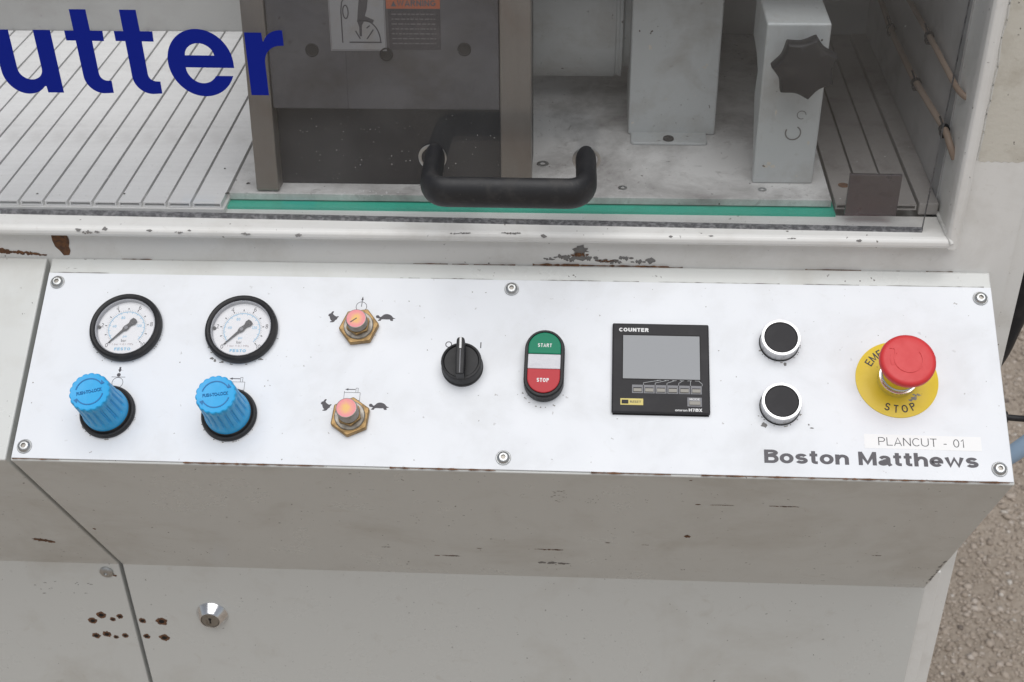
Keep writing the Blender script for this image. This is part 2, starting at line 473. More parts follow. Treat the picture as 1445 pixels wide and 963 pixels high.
def glyph(c, w):
    """Grotesque letter as strokes in a box of cap height 1: (advance, [(points, closed)])."""
    h = w / 2; X = .75
    def A(cx_, cy_, rx, ry, a0, a1, n=14): return [(cx_ + rx * math.cos(math.radians(a0 + (a1 - a0) * k / n)), cy_ + ry * math.sin(math.radians(a0 + (a1 - a0) * k / n))) for k in range(n + 1)]
    G = {
     'B': (.78, [([(h, 0), (h, 1)], 0), ([(h, 1 - h), (.44, 1 - h)] + A(.44, .77, .23 + .06 - h / 2, .23 - h, 90, -90, 10)[1:] + [(h, .54)], 0), ([(h, .54), (.46, .54)] + A(.46, .27 + h / 2, .30 - h / 2, .27 - h / 2, 90, -90, 10)[1:] + [(h, h)], 0)]),
     'o': (.78, [(A(.39, X / 2, .39 - h, X / 2 - h, 0, 352, 27), 1)]),
     's': (.70, [(A(.35, X * .75 - h / 2, .33 - h, X * .25 - h / 2, 20, 262, 14) + A(.35, X * .25 + h / 2, .35 - h, X * .25 - h / 2, 82, -160, 14), 0)]),
     't': (.48, [([(.12 + h, .96), (.12 + h, .22)] + A(.12 + h + .16, .20, .16, .20 - h, 180, 270, 6)[1:] + [(.47, h)], 0), ([(0, X - h * .8), (.46, X - h * .8)], 0)]),
     'n': (.76, [([(h, 0), (h, X)], 0), ([(h, X * .55)] + A(.38 + h * .3, X * .58, .38 - h * 1.3, X * .42 - h, 165, 0, 10) + [(.76 - h, 0)], 0)]),
     'h': (.76, [([(h, 0), (h, 1)], 0), ([(h, X * .55)] + A(.38 + h * .3, X * .58, .38 - h * 1.3, X * .42 - h, 165, 0, 10) + [(.76 - h, 0)], 0)]),
     'M': (1.02, [([(h, 0), (h, 1)], 0), ([(1.02 - h, 0), (1.02 - h, 1)], 0), ([(h * 1.2, 1 - h), (.51, h * 1.6), (1.02 - h * 1.2, 1 - h)], 0)]),
     'a': (.74, [([(.06 + h * .6, X * .70)] + A(.36, X * .66, .32 - h, X * .34 - h, 155, 0, 10) + [(.68 - h, .16), (.74 - h * .4, 0)], 0), ([(.68 - h, X * .55), (.36, X * .50)] + A(.27, X * .27, .27 - h, X * .27 - h, 90, 300, 12) + [(.68 - h, X * .34)], 0)]),
     'e': (.76, [([(h, X * .48), (.76 - h, X * .48)] + A(.38, X / 2, .38 - h, X / 2 - h, 8, 320, 24), 0)]),
     'w': (1.08, [([(h * .9, X - h * .25), (.30, h * 1.05), (.54, X - h * 1.05), (.78, h * 1.05), (1.08 - h * .9, X - h * .25)], 0)]),
     'P': (.68, [([(h, 0), (h, 1)], 0), ([(h, 1 - h), (.40, 1 - h)] + A(.40, .72, .28 - h, .28 - h, 90, -90, 10)[1:] + [(h, .44 + h)], 0)]),
     'R': (.74, [([(h, 0), (h, 1)], 0), ([(h, 1 - h), (.42, 1 - h)] + A(.42, .73, .28 - h, .27 - h, 90, -90, 10)[1:] + [(h, .46 + h)], 0), ([(.40, .47), (.72 - h * .6, 0)], 0)]),
     'L': (.60, [([(h, 1), (h, h), (.60, h)], 0)]),
     'A': (.76, [([(h * .7, 0), (.38, 1 - h * .5), (.76 - h * .7, 0)], 0), ([(.17, .30), (.59, .30)], 0)]),
     'N': (.76, [([(h, 0), (h, 1)], 0), ([(.76 - h, 0), (.76 - h, 1)], 0), ([(h, .97), (.76 - h, .03)], 0)]),
     'C': (.74, [(A(.41, .5, .41 - h, .5 - h, 42, 318, 26), 0)]),
     'G': (.84, [(A(.42, .5, .42 - h, .5 - h, 42, 340, 26) + [(.84 - h, .46), (.48, .46)], 0)]),
     'O': (.84, [(A(.42, .5, .42 - h, .5 - h, 0, 352, 30), 1)]),
     'U': (.76, [([(h, 1), (h, .34)] + A(.38, .34, .38 - h, .34 - h, 180, 360, 14)[1:] + [(.76 - h, 1)], 0)]),
     'T': (.66, [([(0, 1 - h), (.66, 1 - h)], 0), ([(.33, 1 - h), (.33, 0)], 0)]),
     'E': (.66, [([(.64, 1 - h), (h, 1 - h), (h, h), (.66, h)], 0), ([(h, .52), (.60, .52)], 0)]),
     'F': (.62, [([(.62, 1 - h), (h, 1 - h), (h, 0)], 0), ([(h, .52), (.56, .52)], 0)]),
     'Y': (.74, [([(h * .6, 1), (.37, .44), (.74 - h * .6, 1)], 0), ([(.37, .46), (.37, 0)], 0)]),
     'S': (.70, [(A(.35, .75 - h / 2, .33 - h, .25 - h / 2, 20, 262, 14) + A(.35, .25 + h / 2, .35 - h, .25 - h / 2, 82, -160, 14), 0)]),
     'W': (1.06, [([(h * .8, 1 - h * .2), (.30, h), (.53, 1 - h), (.76, h), (1.06 - h * .8, 1 - h * .2)], 0)]),
     'I': (w, [([(h, 0), (h, 1)], 0)]),
     'H': (.76, [([(h, 0), (h, 1)], 0), ([(.76 - h, 0), (.76 - h, 1)], 0), ([(h, .53), (.76 - h, .53)], 0)]),
     'X': (.74, [([(h * .7, 0), (.74 - h * .7, 1)], 0), ([(h * .7, 1), (.74 - h * .7, 0)], 0)]),
     '7': (.60, [([(0, 1 - h), (.58 - h, 1 - h), (.24, 0)], 0)]),
     '0': (.60, [(A(.30, .5, .30 - h, .5 - h, 0, 352, 26), 1)]),
     '1': (.36, [([(.30 - h, 0), (.30 - h, .98), (.04, .76)], 0)]),
     '2': (.60, [(A(.30, .70, .28 - h, .30 - h, 165, -25, 14) + [(h, h), (.60, h)], 0)]),
     '4': (.64, [([(.46, 0), (.46, .97), (.03, .30), (.64, .30)], 0)]),
     '6': (.60, [(A(.30, .31, .30 - h, .31 - h, 0, 352, 22), 1), ([(h, .31), (.06 + h, .62)] + A(.34, .62, .28 - h, .38 - h, 165, 50, 8), 0)]),
     '8': (.60, [(A(.30, .27, .30 - h, .27 - h / 2, 0, 352, 22), 1), (A(.30, .76, .27 - h, .24 - h / 2 - .01, 0, 352, 20), 1)]),
     '-': (.36, [([(.03, .36), (.33, .36)], 0)]),
     ' ': (.34, []),
    }
    return G[c]

def stroke_text(s, height, width=None, weight=.2, gap=.14, z=0.0, align='CENTER', slim=1.0):
    x_, v, f, q = 0.0, [], [], 0
    for c in s:
        adv, st = glyph(c, weight)
        for pts, cl in st:
            a, b = ribbon([(px * slim + x_, py) for px, py in pts], weight, z + .004 * (q % 4), bool(cl)); q += 1
            k = len(v); v += a; f += [tuple(i + k for i in t) for t in b]
        x_ += adv * slim + gap
    tot = x_ - gap
    kx = (width / tot) if width else height
    ox = 0 if align == 'LEFT' else tot / 2
    return me_from([((a - ox) * kx, b * height, c) for a, b, c in v], f)

def shape(loops, z=0.0, mirror=False):
    """Flat filled outline; inner loops become holes."""
    cu = bpy.data.curves.new('s', 'CURVE'); cu.dimensions = '2D'; cu.fill_mode = 'BOTH'
    for lp in loops:
        sp = cu.splines.new('POLY'); sp.points.add(len(lp) - 1); sp.use_cyclic_u = True
        for p, q in zip(sp.points, lp): p.co = (q[0] * .001, q[1] * .001, 0, 1)
    me = curve_mesh(cu)
    for v in me.vertices: v.co.z = z * 0.001
    me.update(); me.materials.clear()
    return me

def ring2d(r0, r1, a0=0, a1=360, n=48, z=0.0):
    full = abs(a1 - a0) >= 360
    k = n if full else n + 1
    v, f = [], []
    for i in range(k):
        a = math.radians(a0 + (a1 - a0) * i / n)
        v += [(r0 * math.cos(a), r0 * math.sin(a), z), (r1 * math.cos(a), r1 * math.sin(a), z)]
    for i in range(n):
        j = (i + 1) % k
        f.append((2 * i, 2 * i + 1, 2 * j + 1, 2 * j))
    return me_from(v, f)

def strokes(segs, w, z=0.0):
    v, f = [], []
    for (a, b) in segs:
        a = Vector(a); b = Vector(b); d = (b - a).normalized(); n = Vector((-d.y, d.x)) * w / 2
        i = len(v)
        v += [(*(a + n), z), (*(a - n), z), (*(b - n), z), (*(b + n), z)]
        f.append((i, i + 1, i + 2, i + 3))
    return me_from(v, f)

def chips(items, z=0.25, seed=1):
    """Flaked spots: (x, y, width, height) irregular little scabs; long ones break up into several."""
    r = random.Random(seed); v, f = [], []
    todo = []
    for (x, y, w, h) in items:
        if w > 5 and w > 1.6 * h:
            k = int(w / max(1.6, h * .7)) + 2
            for i in range(k):
                q = (i + r.uniform(.1, .9)) / k - .5
                hh = h * (1 - abs(q) * 1.2) * r.uniform(.45, 1.0)
                todo.append((x + q * w, y + r.uniform(-.18, .18) * h, w / k * r.uniform(1.0, 2.2), max(.35, hh)))
        else: todo.append((x, y, w, h))
    for (x, y, w, h) in todo:
        n = max(9, min(26, int(8 + w * 1.5)))
        i0 = len(v)
        v.append((x, y, z * (1.3 + .5 * r.random())))
        for k in range(n):
            a = 2 * math.pi * k / n
            q = 0.5 * (0.62 + 0.62 * r.random())
            v.append((x + math.cos(a) * w * q, y + math.sin(a) * h * q, z * 0.4))
        for k in range(n): f.append((i0, i0 + 1 + k, i0 + 1 + (k + 1) % n))
    return me_from(v, f)

def ragged_strip(x0, x1, y, w, seed=1, z=0.2, step=3.0, keep=0.75, pw=0.9):
    """Broken line of rust along an edge."""
    r = random.Random(seed); v, f = [], []
    x = x0; on = True; prev = None
    while x < x1:
        if r.random() < 0.13: on = r.random() < keep
        h = w * (0.25 + r.random() ** 2 * pw)
        cur = len(v); v += [(x, y - h * 0.4, z), (x, y + h * 0.6, z)]
        if prev is not None and on: f.append((prev, cur, cur + 1, prev + 1))
        prev = cur
        x += step * (0.4 + r.random())
    return me_from(v, f)

# ------------------------------------------------------------------ ground
def noise_ground():
    mt = bpy.data.materials.new('gravel_dirt'); mt.use_nodes = True
    N, L = mt.node_tree.nodes, mt.node_tree.links; b = N['Principled BSDF']
    b.inputs['Roughness'].default_value = 0.9
    tc = N.new('ShaderNodeTexCoord')
    n1 = N.new('ShaderNodeTexNoise'); n1.inputs['Scale'].default_value = 5; n1.inputs['Detail'].default_value = 9; n1.inputs['Roughness'].default_value = .7
    n2 = N.new('ShaderNodeTexNoise'); n2.inputs['Scale'].default_value = 110; n2.inputs['Detail'].default_value = 5; n2.inputs['Roughness'].default_value = .7
    for n in (n1, n2): L.new(tc.outputs['Object'], n.inputs['Vector'])
    ad = N.new('ShaderNodeMath'); ad.operation = 'ADD'; L.new(n1.outputs[0], ad.inputs[0]); L.new(n2.outputs[0], ad.inputs[1])
    cr = N.new('ShaderNodeValToRGB'); cr.color_ramp.elements[0].position = .36; cr.color_ramp.elements[1].position = .66
    cr.color_ramp.elements[0].color = (0.27, 0.222, 0.178, 1); cr.color_ramp.elements[1].color = (0.48, 0.41, 0.34, 1)
    hf = N.new('ShaderNodeMath'); hf.operation = 'MULTIPLY'; hf.inputs[1].default_value = .5
    L.new(ad.outputs[0], hf.inputs[0]); L.new(hf.outputs[0], cr.inputs[0]); L.new(cr.outputs[0], b.inputs['Base Color'])
    bp = N.new('ShaderNodeBump'); bp.inputs['Strength'].default_value = .8; bp.inputs['Distance'].default_value = .006
    L.new(n2.outputs[0], bp.inputs['Height']); L.new(bp.outputs[0], b.inputs['Normal'])
    return mt

g = bpy.data.objects.new('ground', bpy.data.meshes.new('ground'))
g.data.from_pydata([(-60, -60, 0), (60, -60, 0), (60, 60, 0), (-60, 60, 0)], [], [(0, 1, 2, 3)])
g.data.materials.append(noise_ground()); COL.objects.link(g)
g['kind'] = 'structure'; g['label'] = 'brown gravelly dirt ground beside the machine'

def stone_mat():
    mt = bpy.data.materials.new('gravel_stones'); mt.use_nodes = True
    N, L = mt.node_tree.nodes, mt.node_tree.links; b = N['Principled BSDF']; b.inputs['Roughness'].default_value = .85
    at = N.new('ShaderNodeAttribute'); at.attribute_name = 'tone'
    cr = N.new('ShaderNodeValToRGB')
    e = cr.color_ramp.elements
    e[0].position = 0; e[0].color = (0.16, 0.13, 0.11, 1); e[1].position = 1; e[1].color = (0.56, 0.52, 0.47, 1)
    for p, c in ((.35, (0.36, 0.30, 0.245, 1)), (.7, (0.44, 0.375, 0.315, 1)), (.92, (0.50, 0.44, 0.385, 1))):
        q = e.new(p); q.color = c
    L.new(at.outputs['Fac'], cr.inputs[0]); L.new(cr.outputs[0], b.inputs['Base Color'])
    return mt

def gravel():
    ico = bmesh.new(); bmesh.ops.create_icosphere(ico, subdivisions=1, radius=1.0)
    V = np.array([v.co[:] for v in ico.verts]); F = np.array([[v.index for v in f.verts] for f in ico.faces]); ico.free()
    x0, x1, y0, y1 = 0.36, 1.35, 0.2, 1.85
    sets = [(40000, 0.0016, 0.0036), (6500, 0.0034, 0.0068), (240, 0.006, 0.0105)]
    vs, fs, tone, k = [], [], [], 0
    for n, a, b in sets:
        s = a + (b - a) * RNG.random(n) ** 2
        px = x0 + (x1 - x0) * RNG.random(n); py = y0 + (y1 - y0) * RNG.random(n)
        sc = np.stack([s * (0.8 + .6 * RNG.random(n)), s * (0.8 + .6 * RNG.random(n)), s * (0.45 + .35 * RNG.random(n))], 1)
        an = RNG.random(n) * 6.283; c, si = np.cos(an), np.sin(an)
        W = V[None] * (0.62 + 0.72 * RNG.random((n, len(V), 1))) * sc[:, None]
        X = W[..., 0] * c[:, None] - W[..., 1] * si[:, None] + px[:, None]
        Y = W[..., 0] * si[:, None] + W[..., 1] * c[:, None] + py[:, None]
        Z = W[..., 2] + (sc[:, 2] * 0.35)[:, None]
        vs.append(np.stack([X, Y, Z], -1).reshape(-1, 3))
        fs.append((F[None] + (np.arange(n) * len(V))[:, None, None] + k).reshape(-1, 3)); k += n * len(V)
        tone.append(np.repeat(np.clip(RNG.normal(.55, .20, n), 0, 1), len(V)))
    vs = np.concatenate(vs); fs = np.concatenate(fs); tone = np.concatenate(tone)
    me = bpy.data.meshes.new('gravel')
    me.vertices.add(len(vs)); me.vertices.foreach_set('co', vs.ravel())
    me.loops.add(len(fs) * 3); me.loops.foreach_set('vertex_index', fs.ravel().astype(np.int32))
    me.polygons.add(len(fs)); me.polygons.foreach_set('loop_start', np.arange(0, len(fs) * 3, 3, dtype=np.int32))
    me.update(calc_edges=True)
    at = me.attributes.new('tone', 'FLOAT', 'POINT'); at.data.foreach_set('value', tone.astype(np.float32))
    me.materials.append(stone_mat())
    o = bpy.data.objects.new('gravel', me); COL.objects.link(o)
    o['kind'] = 'stuff'; o['label'] = 'loose brown and grey gravel stones on the ground'; o['category'] = 'gravel'
gravel()

# ------------------------------------------------------------------ cabinet and covers
bm_ = prism([(-1000, -1510), (318.5, -1510), (318.5, -140), (266, -140), (266, -508.4), (-1000, -508.4)], 877, 1450)
for v_ in bm_.vertices: v_.co = (v_.co.x, v_.co.z, v_.co.y)
bm_.flip_normals()
put('cabinet', bm_, FRAME, WORLD, label='white painted steel cabinet body and window column behind the front covers')
put('door_jamb', box(304.6, 317.2, 868.5, 877.2, -1509, -842), FRAME, WORLD, bevel=1.2)
put('corner_post', box(318.5, 332, 881.5, 1450, -1510, -140), FRAME, WORLD, bevel=1.5)

# the part of the panel plane that carries the plate lies 1.2 mm under it
cp = [(876.6, -1470), (861.61, -1470), KNEE, (734.2, -627.3), (729.9, -620.9), (874.5, -533.0), (876.6, -534.5)]
fc = put('front_cover', extrude_x(cp, X0, X1), PAINT, WORLD, bevel=2.6, segs=4, label='pale grey front cover with overhanging console, lock and rust holes')
fcl = put('front_cover', extrude_x(cp, -1000, X0 - 3.8), PAINT, WORLD, bevel=2.6, segs=4, label='neighbouring plain front cover with drilled rust holes')

# window column, sill
put('window_trim', prism([(265.2, 880), (264.8, 868), (266.5, 865), (271, 864.6), (274.2, 867), (275.4, 876.9), (275.4, 880)], -508.3, -140.5), FRAME, WORLD, bevel=1.0, segs=3)
put('window_sill', extrude_x([(877, -508.4), (869, -508.4), (866, -507), (864.8, -504.5), (864.8, -502), (866.2, -500), (869, -499.2), (902, -500.2), (902, -508.3)], -1000, 268),
    FRAME, WORLD, bevel=0.6, label='white painted sill with chipped rounded front edge')
put('sealant', sweep(smooth_path([(265.6, 906, -499), (265.2, 895, -499.2), (265.4, 884, -498.8), (265.4, 873, -498.6), (266.5, 867, -499.5), (268, 864, -502.5)]), 1.6, 1.3, 10), SEALANT, WORLD)
put('adhesive_patch', shape([[(279, -440)] + [(279 + 2.4 * k, -440 + random.uniform(-1.2, 1.0)) for k in range(1, 16)] + [(318.3, -439.5), (318.3, -250), (277.5, -250)] + [(278.6 + random.uniform(-1.2, 1.2), -255 - 9 * k) for k in range(20)]], 0.15), ADHESIVE, FRONT,
    label='rough yellowish patch of old glue on the column')
put('sealant_bead', sweep(smooth_path([(278.4 + random.uniform(-.9, .9), 877.1, -440 + 12 * k + random.uniform(-3, 3)) for k in range(16)]), 0.8, 0.8, 8), SEALANT, WORLD)

# back and side wall of the enclosure; unseen roof added to darken its rear
put('back_wall', box(-1000, 265.9, 1250, 1256, -508.4, -140), WALLGREY, WORLD)
put('side_wall', box(264.6, 265.95, 914, 1250, -508.3, -141), SIDEGREY, WORLD)
put('added_shade_roof', box(-292, 265.8, 945, 1249.8, -288, -282), WALLGREY, WORLD)

# ------------------------------------------------------------------ table
def plank_mesh(w, l, h=4.4, t=1.0):
    """Hollow extrusion lying along Y: outer box with open, recessed end."""
    o = [(0, -h), (w, -h), (w, 0), (0, 0)]
    i = [(t, -h + t), (w - t, -h + t), (w - t, -t), (t, -t)]
    v = [(x, 0, z) for x, z in o] + [(x, 0, z) for x, z in i] + [(x, 25, z) for x, z in i] + [(x, l, z) for x, z in o]
    f = []
    for k in range(4):
        j = (k + 1) % 4
        f += [(k, j, 4 + j, 4 + k), (4 + k, 4 + j, 8 + j, 8 + k), (k, 12 + k, 12 + j, j)]
    f += [(8, 9, 10, 11), (12, 15, 14, 13)]
    bm = bmesh.new(); me = me_from(v, f); bm.from_mesh(me); bmesh.ops.recalc_face_normals(bm, faces=bm.faces); bm.to_mesh(me); bm.free()
    return me
put('table_plank', plank_mesh(22.4, 357), ALU, T(WORLD, -311.7, 892.0, -491.0))
pm = plank_mesh(17.55, 357)
for k in range(32):
    put('table_plank', pm, ALU, T(WORLD, -311.7 - 2.2 - 17.55 - 19.75 * k, 892.0, -491.0 + random.uniform(-.15, .15)))
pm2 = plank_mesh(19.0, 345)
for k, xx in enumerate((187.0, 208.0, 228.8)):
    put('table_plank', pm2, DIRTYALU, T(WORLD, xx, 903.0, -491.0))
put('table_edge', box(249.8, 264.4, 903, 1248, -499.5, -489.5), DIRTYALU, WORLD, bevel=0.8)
put('table_ledge', box(-1000, -287, 890.6, 915, -508, -495.5), FRAME, WORLD, bevel=.4)
put('base_plate', box(-287, 184.6, 909.5, 1249, -497.2, -491), BASEPLATE, WORLD, bevel=0.5, label='dirty flat steel base plate under the cutting head')
put('green_strip', box(-287, 187, 899.2, 925, -507, -498.2), GREENBED, WORLD, label='green strip along the front edge of the base plate')
for (xx, yy, r) in ((-40.5, 965, 5.0), (24, 925, 3.6), (133, 925, 3.4)):
    s = put('countersunk_screw', lathe([(r, 0), (r, .35), (r - .8, .5), (r * .45, .5), (r * .4, -.2), (0.01, -.3)], 24), STEEL, T(WORLD, xx, yy, -491))
put('drilled_hole', lathe([(4.2, 0.1), (3.2, .15), (2.6, .02), (0.01, .02)], 20), RUST, T(WORLD, 197, 934, -491))

# ------------------------------------------------------------------ cutting head behind the guard
c10 = math.cos(math.radians(10))
def hz(z): return (z + 491.0) / c10
hood = put('blade_hood', box(-264, -49, hz(-489), hz(-289), -70, -14), HOODBLACK, HOODF, bevel=1.0, label='dark hood of the cutting head with steel edge strips')
put('front_plate', box(-246.5, -71.5, hz(-425), hz(-288.6), -14, 0), HOODGREY, None, hood, bevel=0.8)
put('edge_strip', box(-265, -247, hz(-490), hz(-288.6), -14, 2), HOODSTEEL, None, hood, bevel=1.2)
put('edge_strip', box(-71, -47.3, hz(-490), hz(-288.6), -14, 2), HOODSTEEL, None, hood, bevel=1.2)
for (bx, bz) in ((-213.2, -380.7), (-97.6, -379.5), (-156.7, -383.5)):
    put('bolt', lathe([(5.2, .05), (4.9, .5), (4.3, .6), (3.9, .25), (2.6, .2), (0.01, .2)], 24), HOLE, Matrix.Translation(Vector((bx, hz(bz), 0)) * .001), hood)
put('seam', strokes([((-188, hz(-425)), (-186.5, hz(-300)))], 0.5, 0.1), DARKINK, None, hood)
pic = put('pictogram_sticker', box(-198.5, -156.2, hz(-381), hz(-318), 0, 0.25), PICTO, None, hood, label='grey warning pictogram of a hand above a saw blade')
zb = 0.4
def hp(px, py):   # pictogram outline: picked in a 100 x 100 field
    return (-198.5 + px * 0.423, hz(-381) + py * 0.5)
put('pictogram', shape([[hp(58, 95), hp(74, 95), hp(68, 62), hp(64, 52), hp(80, 46), (hp(78, 42)), hp(62, 44), hp(58, 38), hp(57, 22), hp(53, 22), hp(53, 36), hp(50, 44), hp(52, 60)]], zb), DARKINK, None, hood)
put('pictogram', strokes([(hp(22, 12), hp(22, 60)), (hp(22, 60), hp(24, 72)), (hp(24, 72), hp(30, 80)), (hp(30, 80), hp(40, 84))] +
    [(hp(30 + 8 * math.cos(a / 6 * math.pi) * .6, 58 + 10 * math.sin(a / 6 * math.pi)), hp(30 + 8 * math.cos((a + 1) / 6 * math.pi) * .6, 58 + 10 * math.sin((a + 1) / 6 * math.pi))) for a in range(12)] +
    [(hp(60 + 30 * math.cos(math.radians(a)), 14 + 32 * math.sin(math.radians(a))), hp(60 + 30 * math.cos(math.radians(a + 10)), 14 + 32 * math.sin(math.radians(a + 10)))) for a in range(0, 110, 10)] +
    [(hp(34, 13), hp(92, 13)), (hp(66, 18), hp(78, 32)), (hp(46, 30), hp(54, 18)), (hp(66, 34), hp(72, 38))], 0.9, zb), DARKINK, None, hood)
put('pictogram', strokes([(hp(1.5, 1.5), hp(98.5, 1.5)), (hp(1.5, 1.5), hp(1.5, 126)), (hp(98.5, 1.5), hp(98.5, 126))], .35, zb), FADEDTEXT, None, hood)
wsg = put('warning_sticker', box(-155.2, -115, hz(-350), hz(-318), 0, 0.25), ORANGE, None, hood, label='faded orange warning heading of the sticker')
put('warning_text_panel', box(-154, -115, hz(-380), hz(-350.4), 0, 0.25), SIGNBLACK, None, hood, label='black lower part of the warning sticker with faded text')
put('lettering', stroke_text('WARNING', 4.4, 29, .2, .12, 0.4), SYMINK, Matrix.Translation(Vector((-132.5, hz(-348.2), 0)) * .001), hood)
put('lettering', shape([[(-151.5, hz(-348.4)), (-147.6, hz(-348.4)), (-149.5, hz(-344.4))]], .4), SYMINK, None, hood)
for k in range(7):
    r = random.Random(k); sg = []; xx = -151.5
    while xx < -119:
        w = r.uniform(1.2, 4.2); sg.append(((xx, hz(-354 - k * 3.55)), (min(xx + w, -118.5), hz(-354 - k * 3.55)))); xx += w + .8
    put('print_line', strokes(sg, 1.0, 0.4), FADEDTEXT, None, hood)

motor = put('motor_housing', lathe([(0.01, 0), (72.5, 0), (74.3, 2), (74.3, 74), (73.2, 75), (73.2, 77), (74.3, 78), (74.3, 80), (66, 82), (66, 92), (0.01, 92)], 72, cap=False), GREYPAINT,
            T(WORLD, -57, 1120, -400) @ Matrix.Rotation(math.radians(90), 4, 'Y'), label='large rounded pale grey motor housing')
gb = put('cover_box', box(29.5, 102.2, 1021, 1105, -490.9, -288.2), GREYPAINT, WORLD, bevel=1.6, segs=3, label='tall pale grey cover box with a screwed foot')
put('foot', prism([(31.5, 1021.5), (31.5, 1003), (33.5, 1001), (93, 1001), (95, 1003), (95, 1021.5)], -490.9, -488.4), GREYPAINT, None, gb, bevel=0.8)
put('screw', lathe([(4.6, 0), (4.4, 1.6), (3.2, 2.3), (1.8, 2.3), (1.7, 1.0), (0.01, 1.0)], 24), HOLE, Matrix.Translation(Vector((62.9, 1007.5, -488.4)) * .001), gb)
cb = put('clamp_block', extrude_x([(935.5, -490.9), (935.5, -359.5), (1012, -359.5), (1012, -398), (980, -402), (966, -409), (972, -430), (960, -452), (944, -475), (941, -490.9)], 126, 173),
         GREYPAINT, WORLD, bevel=1.6, segs=3, label='pale grey clamp block carrying a black star knob')
ST = frame((153.0, 935.5, -384.5), (1, 0, 0), (0, 0, 1))
def star(n=7, R=24.5, d=4.8, rot=75, z0=14, z1=27):
    N_ = 140
    def rr(t, k): return (R - d * abs(math.sin((t - math.radians(rot)) * n / 2)) ** .85) * k
    prof = [(.78, z0), (.97, z0 + 1.2), (1.0, z0 + 3), (1.0, z1 - 3.2), (.97, z1 - 1.0), (.92, z1), (.55, z1 + .5), (.30, z1 + .35)]
    v, f = [], []
    for k, z in prof:
        for i in range(N_):
            t = 2 * math.pi * i / N_; r = rr(t, k) if k > .6 else R * k
            v.append((r * math.cos(t), r * math.sin(t), z))
    for a in range(len(prof) - 1):
        for i in range(N_):
            j = (i + 1) % N_; f.append((a * N_ + i, a * N_ + j, (a + 1) * N_ + j, (a + 1) * N_ + i))
    f.append(tuple((len(prof) - 1) * N_ + i for i in range(N_)))
    f.append(tuple(reversed([i for i in range(N_)])))
    return autosmooth(me_from(v, f), 40)
sk = put('star_knob', star(), BLACK, ST, label='black seven-lobed star knob')
put('hub', lathe([(9.5, 0), (9.5, 14), (0.01, 14)], 32), BLACK, None, sk)
sub(cb, 'paint_ring', ring2d(5.2, 6.3, 150, 420, 30, 0.2), BARE, T(frame((153.5, 935.5, -447), (1, 0, 0), (0, 0, 1)), 0, 0))
sub(cb, 'paint_ring', ring2d(3.0, 3.6, 0, 300, 24, 0.2), BARE, T(frame((158.5, 935.5, -432), (1, 0, 0), (0, 0, 1)), 0, 0))
CLF = frame((0, 935.5, 0), (1, 0, 0), (0, 0, 1))
sub(cb, 'stain', chips([(135, -476, 5, 3), (137.5, -473.5, 3, 4), (141, -476, 4, 2.5), (160, -484, 1.6, 1.4), (139, -430, 2, 5), (166, -455, 2, 3)], .12, 4), ADHESIVE, CLF, kind='stuff')
sub(gb, 'stain', chips([(90, -430, 3.5, 2), (92, -428, 2, 2), (85, -432, 1.2, 1.2), (60, -458, 1.5, 1.6), (84, -455, 1.2, 1.2), (45, -413, 3, 5), (33, -480, 3, 2)], .12, 9), ADHESIVE, frame((0, 1021, 0), (1, 0, 0), (0, 0, 1)), kind='stuff')

# tubes with ties on the side wall
def wall_tube(pts, r, ties):
    put('air_tube', sweep(smooth_path(pts), r, r, 12), TUBE, WORLD)
    for (xx, yy, zz) in ties:
        me = lathe([(r + .2, -1.6), (r + 1.5, -1.6), (r + 1.5, 1.6), (r + .2, 1.6)], 20, cap=False)
        me.transform(Matrix.Rotation(math.radians(90), 4, 'X'))
        ct = put('cable_tie', me, BLACK, T(WORLD, xx, yy, zz))
        put('block', box(-2.5, 3.4, -4.2, 4.2, -5.6, -2.0), BLACK, None, ct, bevel=.6)
        put('tail', box(-.7, .7, -1.6, 1.6, 2, 11), BLACK, Matrix.Rotation(math.radians(-25), 4, 'Y'), ct)
wall_tube([(259, 1249, -428), (259, 1178, -430.5), (258.8, 1123, -435.6), (259, 1070, -437), (259.2, 1022, -437), (259.5, 965, -434), (260, 925, -431.5), (261, 908, -432), (263, 898, -438), (267, 894, -447)], 2.6, [(259, 1123, -435.6), (259, 1008, -436.5), (260.5, 912, -431.8)])
wall_tube([(261, 1249, -394), (261, 1081, -394.5), (261, 1008, -393.7), (261, 940, -394), (261.6, 908, -395), (264, 896, -396.5), (268, 892, -398)], 2.2, [(261, 1000, -394)])

# ------------------------------------------------------------------ guard window with lettering, handle, latch
def glass_u(xs): return xs * math.hypot(GX1 - GX0, GY1 - GY0) / (GX1 - GX0)
gm = prism([(glass_u(-1000), -499.6), (glass_u(248), -500), (glass_u(255.5), -150), (glass_u(-1000), -150)], -4.0, 0)
gm.materials.append(PANE); gm.materials.append(PANEEDGE)
for pl in gm.polygons: pl.material_index = 0 if abs(pl.normal.z) > .5 else 1
guard = put('guard_pane', gm, None, GLASSF, label='clear plastic guard sheet with blue lettering')
put('bottom_seal', box(glass_u(-1000), glass_u(247.8), -500.1, -497.4, -4.3, 0.5), SEAL, None, guard)
def letter(loops): put('letter', shape([[(glass_u(a), b) for a, b in lp] for lp in loops], 0.18), BLUELETTER, None, guard)
def arc(cx, cy, rx, ry, a0, a1, n=16): return [(cx + rx * math.cos(math.radians(a0 + (a1 - a0) * k / n)), cy + ry * math.sin(math.radians(a0 + (a1 - a0) * k / n))) for k in range(n + 1)]
